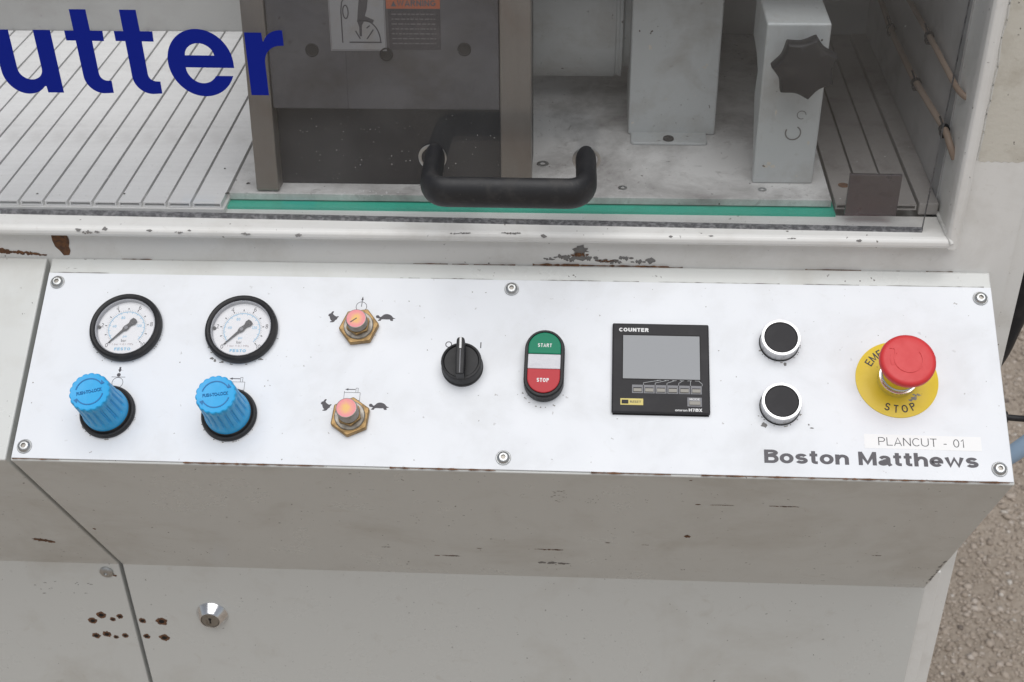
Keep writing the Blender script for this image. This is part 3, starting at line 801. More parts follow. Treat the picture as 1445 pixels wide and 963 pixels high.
# u
letter([[(-435.4, -347.5), (-422.8, -347.5), (-422.8, -375)] + arc(-413.6, -377.2, 9.2, 8.6, 180, 360, 20)[1:] + [(-404.4, -347.5), (-391.6, -347.5), (-391.6, -396), (-403.6, -396), (-403.9, -391)] +
        arc(-418, -378.8, 17.4, 18.4, -42, -180, 20) ])
for dx in (0.0, 36.6):
    letter([[(-374.4 + dx, -331.8), (-362.2 + dx, -331.8), (-362.0 + dx, -347.6), (-352.9 + dx, -347.7), (-353.2 + dx, -355.5), (-362.0 + dx, -355.4), (-362.0 + dx, -380.5)] + arc(-356.5 + dx, -380.6, 5.5, 5.4, 180, 270, 8)[1:] +
            [(-353.6 + dx, -386.1), (-353.7 + dx, -395.6)] + arc(-360.5 + dx, -382.5, 13.6, 13.6, -90, -180, 12) + [(-374.2 + dx, -355.3), (-381.2 + dx, -355.3), (-381.2 + dx, -347.7), (-374.3 + dx, -347.7)]])
# e
letter([arc(-284.6, -371.4, 24.4, 25.9, -22, -90, 12)[::1] + arc(-284.6, -371.4, 24.2, 25.9, -90, -360, 50)[1:] + [(-260.4, -374.9), (-296.2, -374.8)] + arc(-284.6, -373.6, 11.9, 13.4, 190, 325, 20)[1:] + [(-272.6, -381.1)],
        [(-295.4, -365.5)] + arc(-284.6, -366.2, 10.8, 9.9, 178, 2, 20) + [(-273.8, -365.5)]])
# r
letter([[(-249.6, -347.8), (-237.2, -347.8), (-236.9, -354.2)] + arc(-223.5, -358.2, 13.4, 12.3, 162, 92, 10) + [(-221.8, -346.1), (-221.9, -357.4)] + arc(-224.5, -370.5, 12.6, 13.0, 88, 176, 12) + [(-237.4, -395.8), (-250.4, -395.8)]])
mx = (-119.3, -4.5)
for xx in mx:
    put('mount_ring', lathe([(8.2, .05), (10.6, .05), (10.6, .8), (9.8, 1.1), (8.2, 1.1)], 32, cap=False), STEEL, Matrix.Translation(Vector((glass_u(xx), -443.8, 0)) * .001), guard)
hpth = [(-117.5, 881.2, -443.8), (-117, 865, -443.8), (-116.5, 850, -443.8)]
for k in range(1, 9):
    a = math.radians(180 + 90 * k / 9); hpth.append((-103.5 + 13 * math.cos(a), 843.0 + 16 * math.sin(a), -443.8))
hpth += [(-103.5, 827, -443.8), (-60, 826.8, -443.8), (-17, 826.6, -443.8)]
for k in range(1, 9):
    a = math.radians(270 + 90 * k / 9); hpth.append((-17 + 13 * math.cos(a), 842.6 + 16 * math.sin(a), -443.8))
hpth += [(-4.2, 850, -443.8), (-4.6, 865, -443.8), (-5, 879.6, -443.8)]
put('pull_handle', sweep(hpth, 7.6, 11.6, 28), HANDLE, WORLD, label='black plastic pull handle on the guard sheet')
put('latch_plate', box(-1.4, 37, 0, 34.5, -1.5, 1.5), LATCHMAT, T(GLASSF, glass_u(192), -491.2, -10.5), bevel=.5, label='dark stained latch plate behind the sheet corner')

# ------------------------------------------------------------------ control plate and its print
plate = put('control_plate', box(1.0, 730.1, 1.0, 155.0, -1.15, 0), PLATE, PAN, bevel=0.35, segs=2, label='white control plate with printed symbols')
def tr(x, y, z=0): return Matrix.Translation(Vector((x, y, z)) * .001)
ZI = 0.12
put('lettering', stroke_text('Boston Matthews', 10.2, 151.2, .205, .11, ZI, 'LEFT', slim=.84), INKGREY, tr(555.2, 11.0), plate)
rab = [(106, 140), (113, 132), (121, 130), (129, 118), (138, 115), (141, 119), (134, 132), (141, 139), (150, 146), (160, 150), (168, 147), (176, 149), (168, 157), (164, 168), (154, 174), (148, 184), (138, 188), (120, 188), (123, 182), (133, 179), (124, 172), (118, 160), (116, 150), (108, 147)]
tor = [(398, 160), (401, 153), (409, 151), (417, 153), (423, 161), (430, 163), (438, 156), (448, 147), (460, 143), (474, 143), (488, 147), (499, 154), (506, 163), (514, 168), (526, 170), (514, 174), (508, 175), (511, 187), (495, 187), (488, 177), (470, 178), (448, 177), (436, 178), (430, 188), (412, 187), (418, 180), (424, 173), (412, 171), (402, 169)]
def sym(pts, cx_, cy_, k=1 / 8.3): return [((x - cx_) * k, -(y - cy_) * k / .93) for x, y in pts]
RB = shape([sym(rab, 141, 152)], ZI); TT = shape([sym(tor, 462, 166)], ZI)
for (rx, ry), (tx, ty) in (((231.0, 120.8), (271.4, 120.9)), ((232.5, 48.2), (272.3, 48.0))):
    put('rabbit_symbol', RB, SYMINK, tr(rx, ry), plate)
    put('tortoise_symbol', TT, SYMINK, tr(tx, ty), plate)
put('rotation_symbol', ring2d(3.9, 4.3, 0, 360, 40, ZI), SYMINK, tr(251.8, 129.8), plate)
put('rotation_symbol', strokes([((251.8, 129.8), (252.2, 136))], .5, ZI), SYMINK, None, plate)
put('arrow_symbol', shape([[(251.2, 135.4), (253.1, 135.4), (252.3, 138.6)]], ZI), SYMINK, None, plate)
def clamp_symbol(cx_, cy_, s=1.0, part=False):
    a = lambda x, y: (cx_ + x * s, cy_ + y * s)
    seg = [(a(-6, -3), a(-6, 5)), (a(-6, 4), a(6, 4)), (a(6, 4), a(6, -4)), (a(-6, -2.2), a(6, -2.2)), (a(2.6, 4), a(2.6, 7.6)), (a(2.6, 7.6), a(4.2, 7.6)), (a(4.2, 7.6), a(4.2, 4))]
    put('cylinder_symbol', strokes(seg, .28, ZI), SYMINK, None, plate)
    put('arrow_symbol', shape([[a(-5.6, 6.5), a(-3.2, 7.4), a(-3.2, 6.8), a(2.2, 6.8), a(2.2, 6.2), a(-3.2, 6.2), a(-3.2, 5.6)]], ZI), SYMINK, None, plate)
clamp_symbol(251.2, 54.6)
clamp_symbol(162.6, 61.0, 1.05)
put('roller_symbol', ring2d(4.0, 4.35, 0, 360, 40, ZI), SYMINK, tr(71.3, 62.6), plate)
put('roller_symbol', strokes([((66, 67.2), (76.6, 67.2))], .35, ZI), SYMINK, None, plate)
put('roller_symbol', shape([ngon(1.5, 12)], ZI), SYMINK, tr(71.3, 69.0), plate)
put('arrow_symbol', shape([[(70.9, 75.4), (72.3, 75.4), (72.3, 73.3), (73.0, 73.3), (71.6, 70.9), (70.2, 73.3), (70.9, 73.3)]], ZI), SYMINK, None, plate)
put('zero_mark', ring2d(1.9, 2.55, 0, 360, 32, ZI), SYMINK, tr(321.2, 99.4), plate)
put('one_mark', strokes([((345.6, 96.9), (345.6, 101.7))], .8, ZI), SYMINK, None, plate)
stk = put('name_sticker', box(-41.5, 41.5, -5.4, 5.4, 0, .12), STICKER, T(PAN, 668.6, 29.2, 0.02, -0.4), label='thin white paper name sticker')
put('lettering', stroke_text('PLANCUT - 01', 6.2, 61, .085, .15, .2), DARKINK, tr(-1.0, -3.0), stk)

# ------------------------------------------------------------------ screws
def dome(r, h, k=5): return [(r, 0)] + [(r * math.cos(math.radians(90 * i / k) * .9), 0.25 + h * math.sin(math.radians(90 * i / k) * .9)) for i in range(k)]
def hex_screw():
    v, f = [], []
    prof = [(4.9, 0), (4.9, .35), (4.75, 1.0), (4.2, 1.9), (3.3, 2.5), (2.55, 2.7)]
    S = 24
    for r, z in prof:
        for k in range(S):
            t = 2 * math.pi * k / S; v.append((r * math.cos(t), r * math.sin(t), z))
    for a in range(len(prof) - 1):
        for k in range(S): f.append((a * S + k, a * S + (k + 1) % S, (a + 1) * S + (k + 1) % S, (a + 1) * S + k))
    b0 = len(v); top = (len(prof) - 1) * S
    hexr = lambda t: 2.0 * math.cos(math.pi / 6) / math.cos(((t) % (math.pi / 3)) - math.pi / 6)
    for z in (2.6, 0.9):
        for k in range(S):
            t = 2 * math.pi * k / S; v.append((hexr(t) * math.cos(t), hexr(t) * math.sin(t), z))
    for k in range(S):
        j = (k + 1) % S
        f += [(top + k, top + j, b0 + j, b0 + k), (b0 + k, b0 + j, b0 + S + j, b0 + S + k)]
    f.append(tuple(b0 + S + k for k in range(S)))
    return autosmooth(me_from(v, f), 38)
HEXD = me_from([(x, y, 1.25) for x, y in ngon(1.95, 6)], [tuple(range(6))])  # darker disc puts the shade inside the hex socket into colour
HS = hex_screw(); WS = lathe([(5.6, 0), (5.6, .5), (5.2, .75), (3, .75)], 28)
for k, (u, s) in enumerate(((9.4, 146.4), (9.6, 9.9), (367.0, 147.0), (366.6, 9.9), (721.2, 145.5), (720.9, 10.3))):
    sc = put('socket_screw', HS, STEEL, T(PAN, u, s, 0.6, random.uniform(0, 60)))
    put('washer', WS, STEEL, tr(0, 0, -.6), sc)
    put('socket', HEXD, VALVEGREY, None, sc)

# ------------------------------------------------------------------ pressure gauges
def gauge(u, s, rot):
    M = T(PAN, u, s, 0, rot)
    G = put('pressure_gauge', lathe([(27.3, 0), (27.9, 1.5), (27.9, 4.6), (27.2, 6.4), (25.8, 7.2), (24.4, 7.0), (23.4, 6.2), (23.2, 5.6)], 72, cap=False), BLACK, M,
            label='round pressure gauge with black bezel, white dial and needle at zero')
    put('inner_rim', lathe([(23.3, 5.7), (22.5, 5.2), (22.2, 1.6)], 72, cap=False), RIMGREY, None, G)
    put('dial', disc(22.4, 1.6, 64), DIAL, None, G)
    z = 1.75
    A = lambda v: math.radians(226 - 27.0 * v)
    pt = lambda r, a: (r * math.cos(a), r * math.sin(a))
    put('scale', strokes([(pt(14.2, A(v / 5)), pt(15.6 if v % 5 else 16.4, A(v / 5))) for v in range(51)], .28, z), PALEINK, None, G)
    put('scale', strokes([(pt(15.8, A(v)), pt(17.2, A(v))) for v in range(11)], .75, z), DARKINK, None, G)
    put('scale', ring2d(13.6, 14.1, 226 - 270, 226, 60, z), DIALBLUE, None, G)
    put('scale', strokes([(pt(12.4, A(v * .69)), pt(13.9, A(v * .69))) for v in range(15)], .35, z), DIALBLUE, None, G)
    for v in (0, 2, 4, 6, 8, 10):
        r = 19.3 if v not in (0, 10) else 19.8
        put('numeral', stroke_text(str(v), 3.4, None, .12, .12, z), SYMINK, tr(*[c - (0, 1.7)[i] for i, c in enumerate(pt(r, A(v)))]), G)
    for tx, v in (('40', 2.1), ('80', 4.2), ('120', 7.9)):
        x_, y_ = pt(9.8, A(v)); put('numeral', stroke_text(tx, 2.2, None, .16, .12, z), DIALBLUE, tr(x_, y_ - 1.2), G)
    put('lettering', text('psi', 2.2, z=z), DIALBLUE, tr(-.4, -7.6), G)
    put('lettering', text('bar', 2.4, z=z), SYMINK, tr(-.8, -11.4), G)
    put('lettering', text('1 bar = 0.1 MPa', 1.7, 16.5, z=z), DIALPINK, tr(-1.2, -14.2), G)
    put('lettering', stroke_text('FESTO', 2.4, 12.5, .24, .14, z), DIALBLUE, tr(-1.0, -18.6), G)
    a = A(0.0); c, sn = math.cos(a), math.sin(a)
    R = lambda x, y: (x * c - y * sn, x * sn + y * c)
    needle = [(18.6, 0.0), (17.5, .3), (3, .95), (2.2, 1.6), (0, 2.1), (-2.2, 1.6), (-4, 1.5), (-6.5, 2.7), (-9.2, 2.4), (-9.8, 0), (-9.2, -2.4), (-6.5, -2.7), (-4, -1.5), (-2.2, -1.6), (0, -2.1), (2.2, -1.6), (3, -.95), (17.5, -.3)]
    put('needle', prism([R(*p) for p in needle], 2.7, 3.1), DARKINK, None, G)
    put('needle_hub', lathe([(1.5, 3.1), (1.4, 3.6), (.01, 3.8)], 20), KEYFRAME, None, G)
    put('cover_glass', disc(23.2, 5.55, 64), GAUGEGLASS, None, G)
    x_, y_ = pt(21.2, math.radians(178)); put('stop_pin', lathe([(1.3, 1.6), (1.2, 3.2), (.01, 3.3)], 16), DARKINK, tr(x_, y_), G)
gauge(71.6, 107.2, 1.5)
gauge(161.6, 107.6, 0.0)

# ------------------------------------------------------------------ blue regulator knobs
def fluted():
    S, NR = 216, 18
    prof = [(17.0, 5.0, 0), (17.0, 9.5, 0), (16.5, 12.0, 0), (16.0, 14.0, .5), (15.9, 15.5, 1), (15.2, 30, 1), (15.0, 35.5, 1), (14.95, 36.8, .3), (14.9, 38.5, .25), (14.8, 41.2, .25), (14.4, 42.2, .2), (13.7, 42.6, 0), (13.2, 42.5, 0)]
    v, f = [], []
    for r, z, gk in prof:
        for k in range(S):
            t = 2 * math.pi * k / S; ph = (t * NR / (2 * math.pi)) % 1.0
            d = 1.25 * gk if abs(ph - .5) < .14 else (0.55 * gk if abs(ph - .5) < .19 else 0)
            top = 0.22 * math.cos(2 * math.pi * ph) if z > 38 else 0
            v.append(((r - d + top) * math.cos(t), (r - d + top) * math.sin(t), z))
    for a in range(len(prof) - 1):
        for k in range(S): f.append((a * S + k, a * S + (k + 1) % S, (a + 1) * S + (k + 1) % S, (a + 1) * S + k))
    f.append(tuple((len(prof) - 1) * S + k for k in range(S)))
    return autosmooth(me_from(v, f), 32)
FL = fluted()
COLLAR = lathe([(20.6, 0), (20.8, 1), (20.8, 3.2), (20.2, 4.2), (19.2, 4.3), (18.8, 3.6), (18.3, 3.6), (17.9, 4.6), (17.5, 5.8), (16.2, 6.0)], 64)
EMB = mat('blue_emboss', (0.016, 0.17, 0.42, 1), 0.5)
PUSH = text('PUSH-TO-LOCK', 2.5, 18.5, bold=.02)
def raise_me(me, z0, z1):
    bm = bmesh.new(); bm.from_mesh(me)
    r = bmesh.ops.extrude_face_region(bm, geom=bm.faces[:])
    for e in r['geom']:
        if isinstance(e, bmesh.types.BMVert): e.co.z = z1 * .001
    for v in bm.verts:
        if v.co.z < z1 * .001 - 1e-7: v.co.z = z0 * .001
    bmesh.ops.recalc_face_normals(bm, faces=bm.faces)
    bm.to_mesh(me); bm.free(); return me
PUSH = raise_me(PUSH, 42.4, 42.9)
ARC1 = raise_me(ring2d(9.6, 10.4, 25, 160, 30), 42.4, 42.9); ARC2 = raise_me(ring2d(9.6, 10.4, 205, 340, 30), 42.4, 42.9)
HEAD = raise_me(shape([[(9.0, 3.6), (11.6, 4.4), (9.4, 7.2)]]), 42.4, 42.9)
for (u, s, rz) in ((68.4, 38.2, 14), (160.8, 38.1, 8)):
    K = put('regulator_knob', COLLAR, BLACK, T(PAN, u, s, 0, rz), label='fluted bright blue pressure regulator knob on a black collar')
    put('cap', FL, BLUE, None, K)
    put('embossed_lettering', PUSH, EMB, tr(0, -1.2), K)
    put('embossed_arrow', ARC1, EMB, None, K); put('embossed_arrow', ARC2, EMB, None, K)
    put('embossed_arrow', HEAD, EMB, None, K); put('embossed_arrow', HEAD, EMB, Matrix.Rotation(math.pi, 4, 'Z'), K)

# ------------------------------------------------------------------ brass speed valves
def dial_sticker():
    mt = bpy.data.materials.new('valve_sticker'); mt.use_nodes = True
    N, L = mt.node_tree.nodes, mt.node_tree.links; b = N['Principled BSDF']; b.inputs['Roughness'].default_value = .3
    tc = N.new('ShaderNodeTexCoord'); mp = N.new('ShaderNodeMapping'); mp.inputs['Scale'].default_value = (135, 135, 0)
    gr = N.new('ShaderNodeTexGradient'); gr.gradient_type = 'SPHERICAL'
    nz = N.new('ShaderNodeTexNoise'); nz.inputs['Scale'].default_value = 420; L.new(tc.outputs['Object'], nz.inputs['Vector'])
    L.new(tc.outputs['Object'], mp.inputs[0]); L.new(mp.outputs[0], gr.inputs[0])
    ad = N.new('ShaderNodeMath'); ad.operation = 'MULTIPLY_ADD'; ad.inputs[1].default_value = .55; ad.inputs[2].default_value = -.27
    L.new(nz.outputs[0], ad.inputs[0]); a2 = N.new('ShaderNodeMath'); L.new(gr.outputs[1], a2.inputs[0]); L.new(ad.outputs[0], a2.inputs[1])
    cr = N.new('ShaderNodeValToRGB'); e = cr.color_ramp.elements
    e[0].position = .12; e[0].color = (0.78, 0.24, 0.27, 1); e[1].position = .75; e[1].color = (0.80, 0.47, 0.13, 1)
    q = e.new(.42); q.color = (0.80, 0.33, 0.24, 1)
    L.new(a2.outputs[0], cr.inputs[0]); L.new(cr.outputs[0], b.inputs['Base Color'])
    return mt
STK = dial_sticker()
def valve(u, s, h, rz, tick):
    V_ = put('speed_valve', prism(ngon(15.4, 6), 0, 5.2), BRASS, T(PAN, u, s, 0, rz), bevel=.9, segs=3, label='brass hexagon speed valve with pink and yellow capped spindle')
    put('ring', lathe([(11.4, 5.2), (11.4, 6.1), (10.8, 6.6), (6, 6.6)], 40), VALVEGREY, None, V_)
    put('lock_nut', prism(ngon(9.4, 6, .3), 6.6, 9.8), BRASS, None, V_, bevel=.6)
    put('spindle', lathe([(7.2, 9.8), (7.2, 11)] + [(7.8 + .25 * (k % 2), 11 + k * (h - 12) / 12) for k in range(13)] + [(7.9, h - .8), (7.5, h - .1), (7.2, h)], 40), VALVEGREY, None, V_)
    put('cap_sticker', disc(7.15, h + .08, 40), STK, None, V_)
    if tick: put('tick_mark', strokes([((-4.0, -3.2), (.6, .4))], .8, h + .16), SYMINK, Matrix.Rotation(math.radians(-rz), 4, 'Z'), V_)
valve(252.0, 111.4, 18.2, 8, True)
valve(252.0, 38.0, 21.8, 25, False)

# ------------------------------------------------------------------ rotary switch
RS = put('rotary_switch', lathe([(15.6, 0), (15.7, 2.5), (15.2, 3.2), (15.2, 12.2), (14.7, 13.3), (13.4, 13.6), (12.9, 13.2), (12.6, 12.4), (.01, 12.4)], 64), BLACK, T(PAN, 332.8, 80.6, 0, 1.5), label='black rotary selector switch with lever turned between O and I')
put('lever', prism([(-3.1, -14.6), (3.1, -14.6), (3.4, 0), (3.0, 13.6), (1.8, 15.2), (-1.8, 15.2), (-3.0, 13.6), (-3.4, 0)], 12.2, 23.0), BLACK, None, RS, bevel=1.0, segs=3)
put('pointer_line', box(-.75, .75, 6.0, 14.6, 23.0, 23.12), WHITEINK, None, RS)
put('lever_rib', box(-.35, .35, -13.5, 5.2, 23.0, 23.1), KEYFRAME, None, RS)

# ------------------------------------------------------------------ start / stop switch
def stadium(w, h, n=18):
    r = w / 2; c = h / 2 - r
    return arc(0, c, r, r, 0, 180, n) + arc(0, -c, r, r, 180, 360, n)
SS = put('start_stop_switch', prism(stadium(29.8, 54.2), 0, 11.0), BLACK, T(PAN, 394.4, 80.9, 0, -.6), bevel=1.6, segs=3, label='oval black twin push button, green start over red stop')
def seg_poly(y0, y1, w=24.2, h=48.6):
    r = w / 2; c = h / 2 - r; out = []
    ys = [y0 + (y1 - y0) * k / 24 for k in range(25)]
    hw = lambda y: math.sqrt(max(0.0, r * r - (abs(y) - c) ** 2)) if abs(y) > c else r
    return [(hw(y), y) for y in ys] + [(-hw(y), y) for y in reversed(ys) if hw(y) > 1e-3]
put('rim', me_from(*(lambda a, b: ([(x, y, 11.05) for x, y in a] + [(x, y, 12.4) for x, y in a] + [(x, y, 12.4) for x, y in b] + [(x, y, 11.05) for x, y in b],
    [(k + q * len(a), (k + 1) % len(a) + q * len(a), (k + 1) % len(a) + (q + 1) * len(a), k + (q + 1) * len(a)) for q in range(3) for k in range(len(a))]))(stadium(28.2, 52.6), stadium(25.4, 49.8))), BLACK, None, SS)
put('start_button', prism(seg_poly(7.0, 24.25), 11, 13.0), GREEN, None, SS, bevel=.7)
put('indicator_lens', prism(seg_poly(-5.0, 6.7), 11, 12.6), LENS, None, SS, bevel=.5)
put('stop_button', prism(seg_poly(-24.25, -5.3), 11, 13.2), REDBTN, None, SS, bevel=.7)
put('lettering', stroke_text('START', 2.9, 10.4, .2, .2, 13.08), WHITEINK, tr(0, 12.2), SS)
put('lettering', stroke_text('STOP', 3.2, 9.0, .24, .16, 13.28), WHITEINK, tr(-.4, -16.0), SS)

# ------------------------------------------------------------------ counter
CT = put('counter', box(0, 72, 0, 72, 0, 3.6), CASE, T(PAN, 444.7, 46.1, 0.6, -.1), bevel=1.0, segs=2, label='square black digital counter with grey blank screen and small keys')
put('gasket', box(.8, 71.2, -.6, 71.2, -.55, -.02), HOLE, None, CT)
put('screen', box(8, 65, 26.8, 62, 3.3, 3.72), SCREEN, None, CT, bevel=.15)
put('screen_edge', strokes([((7.7, 26.4), (7.7, 62.4)), ((65.3, 26.4), (65.3, 62.4)), ((7.5, 62.4), (65.5, 62.4)), ((7.5, 26.4), (65.5, 26.4))], .55, 3.68), HOLE, None, CT)
put('lettering', stroke_text('COUNTER', 3.1, 22.2, .25, .12, 3.68), WHITEINK, tr(16.0, 64.9), CT)
put('lettering', stroke_text('H7BX', 2.4, 9.8, .22, .12, 3.68), WHITEINK, tr(61.2, 1.6), CT)
put('lettering', text('omron', 1.9, 9.0, bold=.02, z=3.68), WHITEINK, tr(50.8, 1.7), CT)
KF = me_from(*(lambda o, i: ([(x, y, 3.7) for x, y in o + i], [(k, (k + 1) % 4, 4 + (k + 1) % 4, 4 + k) for k in range(4)]))([(0, 0), (8.0, 0), (8.0, 6.6), (0, 6.6)], [(.9, .9), (7.1, .9), (7.1, 4.6), (.9, 4.6)]))
KEY = box(1.0, 7.0, 1.0, 3.6, 3.5, 4.6); KW = [14.9 + 8.62 * k for k in range(6)]
for kx in KW:
    put('key_frame', KF, KEYFRAME, tr(kx, 15.3), CT)
    put('key', KEY, KEYGREY, tr(kx, 15.3), CT, bevel=.3) if kx == KW[0] else put('key', KEY, KEYGREY, tr(kx, 15.3), CT)
put('lead_line', strokes([((KW[k] + 8.4, 21.9), (KW[k] + 8.4, 23.6)) for k in range(6)] + [((KW[k] + 8.4, 23.6), (33.6 + 5.6 * k + 2.0, 25.9)) for k in range(6)] + [((33.2 + 5.6 * k, 25.8), (36.4 + 5.6 * k, 25.8)) for k in range(6)], .32, 3.72), PALEINK, None, CT)
put('reset_field', box(6.4, 23.1, 5.8, 10.9, 3.55, 3.75), KEYYELLOW, None, CT)
put('reset_key', box(7.4, 12.2, 6.8, 9.6, 3.75, 4.5), CASE, None, CT, bevel=.25)
put('lettering', text('RESET', 1.9, 8.2, bold=.01, z=3.82), SYMINK, tr(17.6, 7.4), CT)
put('mode_field', box(55.4, 65.9, 5.6, 12.6, 3.55, 3.75), KEYFRAME, None, CT)
put('mode_key', box(56.6, 64.9, 6.6, 9.6, 3.75, 4.6), KEYGREY, None, CT, bevel=.3)
put('lettering', text('MODE', 1.6, 7.4, bold=.01, z=3.82), WHITEINK, tr(60.7, 10.5), CT)

# ------------------------------------------------------------------ push buttons
RG = lathe([(14.3, 0), (14.3, 8.0), (14.5, 9.0), (14.5, 10.3), (14.2, 10.8), (12.5, 10.9), (12.2, 10.4), (12.1, 8.8)], 64, cap=False)
CP = lathe([(12.05, 8.8), (12.0, 10.0), (11.6, 10.35), (0.01, 10.5)], 64)
GK = lathe([(14.9, 0), (15.0, .4), (14.6, .7), (14.1, .7)], 48, cap=False)
for (u, s) in ((569.3, 105.6), (567.8, 54.8)):
    B = put('push_button', RG, SATIN, T(PAN, u, s, 0), label='round black push button in a chrome ring')
    put('button_cap', CP, CASE, None, B); put('gasket', GK, BLACK, None, B)

# ------------------------------------------------------------------ emergency stop
ES = put('emergency_stop', lathe([(30.0, 0), (30.0, .7), (29.8, .8), (12.0, .8)], 96), YELLOW, T(PAN, 653.9, 77.8, 0.02, 2.2), label='red mushroom emergency stop button on a yellow disc')
put('collar', lathe([(14.4, .8), (14.6, 2.5), (14.5, 6.5), (14.0, 7.6), (13.0, 7.8), (12.7, 7.4)], 64), CHROME, None, ES)
put('yellow_sleeve', lathe([(12.9, 7.4), (12.9, 9.2), (12.5, 9.6), (12.5, 17), (11.5, 18)], 64), YELLOW, None, ES)
put('collar_ring', lathe([(13.05, 9.2), (13.25, 9.6), (13.25, 10.4), (12.6, 10.8)], 64, cap=False), CHROME, None, ES)
put('neck', lathe([(10.5, 17), (10.5, 25)], 48), RED, None, ES)
MH = lathe([(10.5, 23.5), (14.0, 25.5), (17.4, 29.2), (19.2, 31.6), (19.9, 33.6), (19.95, 35.4), (19.5, 37.0), (18.4, 38.1), (16.6, 38.6), (12.5, 38.75), (6, 38.85), (.01, 38.9)], 96, deg=60)
put('mushroom_head', MH, RED, None, ES)
REDDK = mat('embossed_red', (0.50, 0.03, 0.034, 1), .5)
put('embossed_arrow', raise_me(ring2d(9.5, 10.4, 148, 395, 48), 38.5, 39.25), RED, None, ES)
put('embossed_arrow', raise_me(shape([[(-12.6, 8.6), (-6.4, 8.6), (-7.0, 7.9), (-7.6, 4.6), (-9.4, 4.0), (-9.0, 7.9)]]), 38.4, 39.2), RED, None, ES)
put('embossed_arrow', raise_me(ring2d(9.5, 13.0, 150, 200, 12), 38.3, 38.95), RED, None, ES)
def around(s, r, a0, step, h, inward):
    for k, ch in enumerate(s):
        a = a0 + step * k
        rot = a - 90 if not inward else a + 90
        M_ = tr(r * math.cos(math.radians(a)), r * math.sin(math.radians(a))) @ Matrix.Rotation(math.radians(rot), 4, 'Z') @ tr(0, -h / 2)
        put('letter', stroke_text(ch, h, None, .15, 0, .95, slim=.85), DARKINK, M_, ES)
around('EMERGENCY', 23.3, 144.0, -13.6, 6.0, False)
around('STOP', 23.3, 246.5, 15.4, 6.0, True)
put('small_print', strokes([((12.55 * math.cos(math.radians(a)), 12.55 * math.sin(math.radians(a))), (12.55 * math.cos(math.radians(a + 6)), 12.55 * math.sin(math.radians(a + 6)))) for a in (1,)], .1, 12), DARKINK, None, ES)
put('scuff', chips([(10.5, -15, 5, 3), (13, -12.6, 6, 2.6), (8, -16.5, 3, 2)], .1, 5), SMUDGE, tr(0, 0, .85), ES, kind='stuff')

# ------------------------------------------------------------------ lock, screw, holes and wear on the covers
LK = put('cam_lock', lathe([(15.2, 0), (15.2, .8), (14.6, 1.6), (10.2, 8.6), (9.4, 9.2), (8.9, 9.0), (8.7, 8.2)], 56, cap=False), CHROME, T(DOORF, -352.0, -917.0, 0), label='round chrome cam lock on the cover')
put('plug', lathe([(8.7, 7.6), (8.2, 8.6), (.01, 8.8)], 48), VALVEGREY, None, LK)
put('keyway', shape([[(-.9, -3.6), (.9, -3.6), (.7, 0), (1.6, 2.2), (.8, 3.6), (-.8, 3.6), (-1.6, 2.2), (-.7, 0)]], 8.95), HOLE, None, LK)
PS = put('cover_screw', lathe([(6.4, 0), (6.4, .6), (6.2, 1.4), (5.0, 2.4), (3.0, 2.9), (1.9, 2.9), (1.8, 1.9), (.01, 1.9)], 32), STEEL, T(DOORF, -444.2, -865.0, 0))
holes = [(-470.7, -931.2, 4.0), (-460.7, -923.0, 4.4), (-450.7, -928.4, 2.6), (-443.0, -924.2, 3.0), (-471.4, -951.8, 3.8), (-460.4, -949.3, 4.0), (-452.0, -952.8, 2.5), (-442.4, -950.4, 3.0),
         (-421.8, -929.0, 3.4), (-403.2, -929.2, 5.0), (-421.5, -950.5, 3.2), (-404.2, -951.6, 4.6)]
for k, (hx, hy, r) in enumerate(holes):
    rr = random.Random(k)
    v = [(0, 0, -.02)]; n_ = 18; f = []
    for ring, (q, z) in enumerate(((.55, .03), (.62, .30), (.95, .34), (1.25, .05))):
        for i in range(n_):
            t = 2 * math.pi * i / n_; j = 1 + (.16 if ring == 3 else .06) * rr.uniform(-1, 1)
            v.append((r * .88 * q * j * math.cos(t), r * .88 * q * j * math.sin(t) * .92, z))
    for i in range(n_): f.append((0, 1 + i, 1 + (i + 1) % n_))
    for ring in range(3):
        for i in range(n_):
            a_, b_ = 1 + ring * n_ + i, 1 + ring * n_ + (i + 1) % n_; f.append((a_, a_ + n_, b_ + n_, b_))
    me = me_from(v, f); me.materials.append(HOLE); me.materials.append(RUST)
    for p_ in me.polygons: p_.material_index = 0 if p_.index < n_ * 2 else 1
    put('rusty_hole', me, None, T(DOORF, hx, hy, 0.02))
und = [(256.2, -193.2, 7, 1), (298.4, -214, 5, 1.4), (309.7, -213, 14, 1.3), (336.7, -190, 4.5, .8), (399.8, -188, 20, 2.8), (388, -187, 6, 1), (446, -164, 4, 1), (477, -167, 5.5, 1), (510.3, -141, 5, 4), (512.4, -62, 5, 1.2),
       (530.1, -62.2, 17, 1.2), (577.5, -61.7, 23, 1.3), (669.8, -178.4, 8, 1.4), (503, -9.7, 2.5, 1), (611.5, -6.3, 6, 1.6), (176.7, -4, 5, 2.2), (9, -165, 2.5, 2)]
UNDP = UND
und = [(a_, b_, w_, h_ * 1.9) for a_, b_, w_, h_ in und]
sub(fc, 'paint_chips', chips(und, .12, 3), RUST, T(UNDP, 0, 0, 0.1), kind='stuff')
sub(fc, 'paint_chips', chips([(405.4, -227, 18, 8), (398, -226, 8, 6), (390, -226, 7, 6), (312, -214, 10, 4)] + [(729.4 - random.uniform(0, 1.6), -188 - k * 6.5 + random.uniform(-2, 2), random.uniform(1.2, 3), random.uniform(3, 7)) for k in range(11)], .12, 8), BARE, T(UNDP, 0, 0, 0.06), kind='stuff')
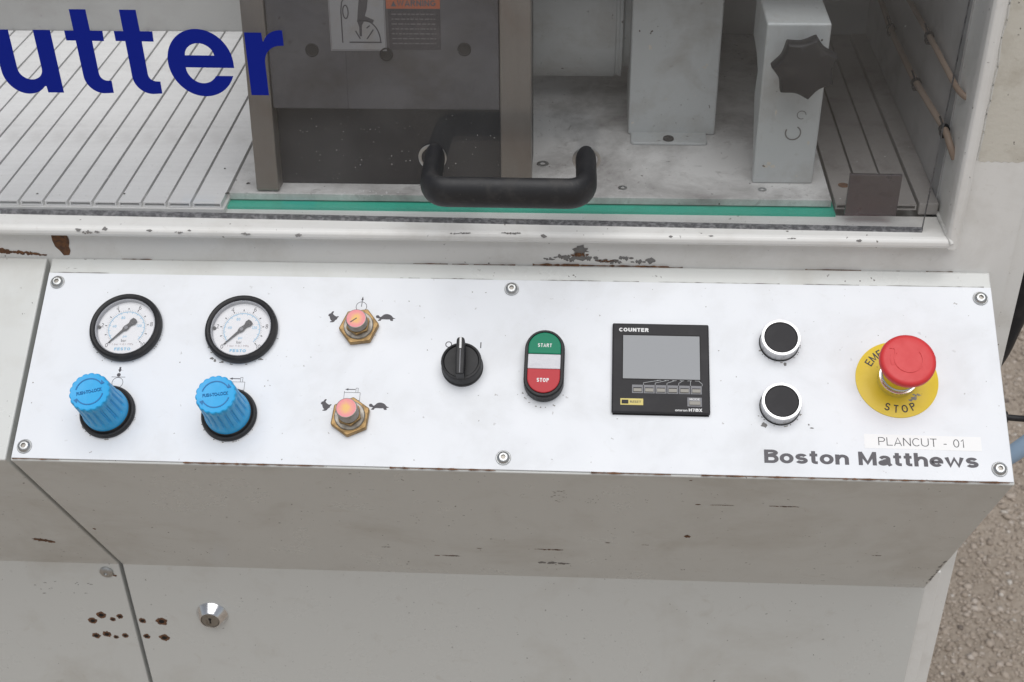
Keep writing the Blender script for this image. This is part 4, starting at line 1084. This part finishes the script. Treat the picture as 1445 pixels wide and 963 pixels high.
sub(fc, 'paint_chips', chips([(407 + random.uniform(-6, 6), -48 + random.uniform(-22, 10), random.uniform(.6, 2.4), random.uniform(.6, 2)) for _ in range(18)] + [(430 + random.uniform(-8, 8), -57 + random.uniform(-10, 10), random.uniform(.5, 1.5), random.uniform(.5, 1.5)) for _ in range(12)], .1, 12), SMUDGE, T(UNDP, 0, 0, 0.06), kind='stuff')
sub(fcl, 'paint_chips', chips([(-51, -201, 13, 9), (-47, -203, 9, 8), (-44, -206, 7, 6), (-55, -199, 7, 6)], .12, 31), RUST, T(UNDP, 0, 0, 0.06), kind='stuff')
dch = [(random.uniform(-330, 290), random.uniform(-1000, -862), random.uniform(.5, 1.6), random.uniform(.4, 1.4)) for _ in range(70)] + [(-500 + random.uniform(-20, 40), -890 + random.uniform(-10, 10), random.uniform(1, 4), random.uniform(.4, 1.2)) for _ in range(16)]
sub(fc, 'paint_chips', chips(dch, .08, 14), BARE, T(DOORF, 0, 0, 0.04), kind='stuff')
sub(fcl, 'paint_chips', chips([(-437, -870, 4, 2.6), (-439.5, -868, 4, 1.6)], .15, 15), RUST, T(DOORF, 0, 0, 0.05), kind='stuff')
# rust along the plate's lower edge, along the ridge and the cover gap
sub(fc, 'edge_rust', ragged_strip(2, 729, .2, 1.5, 21, .25, 4, .8), RUST, T(PAN, 0, 0, 0), kind='stuff')
sub(fc, 'edge_rust', ragged_strip(4, 728, 155.2, .7, 22, .1, 4, .5), BARE, T(PAN, 0, 0, 0), kind='stuff')
RF = frame((0, 876.4, -533.6), (1, 0, 0), (0, 0, 1))
sub(fc, 'edge_rust', ragged_strip(-415, 300, 0.2, 1.1, 23, .9, 4, .35), RUST, RF, kind='stuff')
sub(fc, 'edge_rust', ragged_strip(-45, 62, 0.8, 2.4, 24, .95, 3, 1.0), RUST, RF, kind='stuff')
put('rust_patch', shape([[(-424.5, -512.5), (-420, -513.2), (-416, -512.8), (-411.6, -513.3), (-410.8, -517), (-411.2, -520), (-412.3, -523), (-411.8, -527), (-413.5, -531), (-418, -531.5), (-420.5, -527), (-423.4, -523.5), (-424.6, -518)]], .35), RUST, FRONT, label='rusty patch where paint has flaked off the frame')
put('rust_patch', chips([(-478, -528, 12, 5), (-470, -527, 14, 7), (-462, -529, 12, 5), (-452, -529.5, 10, 5), (-444, -530, 9, 5), (-436, -531, 8, 4)], .5, 41), RUST, T(FRONT, 0, 0, 0.1), kind='stuff')
put('rust_patch', chips([(-8.5, -520, 13, 9), (-22, -526, 14, 6), (-14, -527, 16, 8), (-2, -526, 14, 8), (-32, -528, 8, 3.5), (8, -529, 10, 5), (18, -529.5, 12, 5), (27, -527, 10, 6), (37, -529, 10, 4.5), (46, -528.5, 7, 5.5)], .3, 42), BARE, T(FRONT, 0, 0, 0.1), kind='stuff')
put('rust_patch', chips([(-8.5, -523.5, 12, 5), (12, -529, 16, 2.5)], .4, 43), RUST, T(FRONT, 0, 0, 0.45), kind='stuff')
SILLF = frame((0, 865.4, -501.2), (1, 0, 0), (0, .75, 1))
put('paint_chips', chips([(-396, 0, 5, 2.5), (-389, -2.4, 8, 4), (-381.5, -1.5, 4, 2), (-375.5, 1, 4.5, 3), (-340, 0, 4.5, 1.8), (-317, -1, 6, 2), (-309, .5, 3, 1.4), (-265, -1.5, 6, 3), (-224, -2, 5, 3), (-104, 1, 7, 1.5), (-96, 1.5, 9, 1.8), (-60, 2, 14, 2), (-36, 0, 5, 3), (60, 1, 3, 2), (90, 2, 4, 1), (150, 1, 6, 1.4), (200, 0, 4, 2)], .2, 44), BARE, T(SILLF, 0, 0, .2), kind='stuff')
# marks on the control plate
mk = [(random.uniform(6, 724), random.uniform(4, 150), random.uniform(.4, 1.3), random.uniform(.4, 1.2)) for _ in range(60)]
sub(plate, 'speck_marks', chips(mk, .05, 51), SMUDGE, T(PAN, 0, 0, .06), kind='stuff')
ring_dirt = [(u + math.cos(a) * r, s + math.sin(a) * r, random.uniform(.6, 2.2), random.uniform(.5, 1.2)) for u, s, r in ((71.6, 107.2, 28.5), (161.6, 107.6, 28.5), (68.4, 38.2, 21.4), (160.8, 38.1, 21.4), (569.3, 105.6, 15.8), (567.8, 54.8, 15.8), (394, 66, 16)) for a in [random.uniform(3.4, 6.2) for _ in range(12)]]
sub(plate, 'grime_marks', chips(ring_dirt, .06, 52), SMUDGE, T(PAN, 0, 0, .05), kind='stuff')
sub(plate, 'grime_marks', chips([(141, 84, 3, 2), (143.5, 82.5, 2, 3), (149, 81, 4, 1.2), (160.5 + 18, 84, 5, 1), (573, 88.5, 2.2, 4), (556, 40, 5, 4), (590, 38.5, 3, 1), (588, 41, 1.4, 1.2)], .1, 53), BARE, T(PAN, 0, 0, .06), kind='stuff')
# small cable and gland leaving the console end
put('cable_gland', lathe([(6, 0), (6, 5), (4.4, 5.5), (4.4, 11), (2.6, 11.5)], 24), BLACK, T(WORLD, X1 - 1, 800, -614) @ Matrix.Rotation(math.radians(90), 4, 'Y'))
put('cable', sweep(smooth_path([(X1 + 8, 800, -614), (X1 + 24, 801, -616), (X1 + 50, 808, -622), (X1 + 110, 850, -650), (X1 + 170, 900, -720)]), 2.4, 2.4, 12), BLACK, WORLD)

# ------------------------------------------------------------------ loose things around
sw = []
for _ in range(150):
    x_, y_ = random.choice([(random.uniform(-285, -150), random.uniform(904, 915)), (random.uniform(-460, -290), random.uniform(895, 960)), (random.uniform(-290, 250), random.uniform(905, 1000))])
    sw.append((x_, y_, random.uniform(.5, 1.8), random.uniform(.4, 1.2)))
o = bpy.data.objects.new('swarf', chips(sw, .5, 61)); o.data.materials.append(WHITEINK); COL.objects.link(o); o.matrix_world = T(WORLD, 0, 0, -490.9)
o['kind'] = 'stuff'; o['label'] = 'tiny white plastic cutting chips scattered on the table'; o['category'] = 'swarf'
o = bpy.data.objects.new('swarf', chips([(-275, 925, 3.5, 3), (-288, 908, 3.5, 3.2), (-300, 950, 2, 2), (-286, 930, 1.5, 1), (-440, 903, 2, 2), (-370, 905, 1.8, 1.6)], .6, 62)); o.data.materials.append(HOLE); COL.objects.link(o); o.matrix_world = T(WORLD, 0, 0, -490.9)
o['kind'] = 'stuff'; o['label'] = 'few black plastic chips lying on the slotted table'; o['category'] = 'swarf'

def loose(name, me, material, label, cat):
    o = bpy.data.objects.new(name, me); me.materials.append(material); COL.objects.link(o); o.matrix_world = WORLD
    o['label'] = label; o['category'] = cat
loose('blue_hose', sweep(smooth_path([(470, 930, -640), (430, 930, -690), (398, 930, -730), (372, 935, -765), (350, 950, -785), (333, 965, -790)]), 8, 8, 16), HOSEBLUE, 'pale blue hose behind the console end', 'hose')
loose('black_hose', sweep(smooth_path([(430, 960, -400), (385, 960, -500), (366, 960, -590), (357, 960, -635), (350, 960, -668), (333, 960, -705)]), 13, 13, 16), BLACK, 'thick black hose hanging beside the cabinet', 'hose')
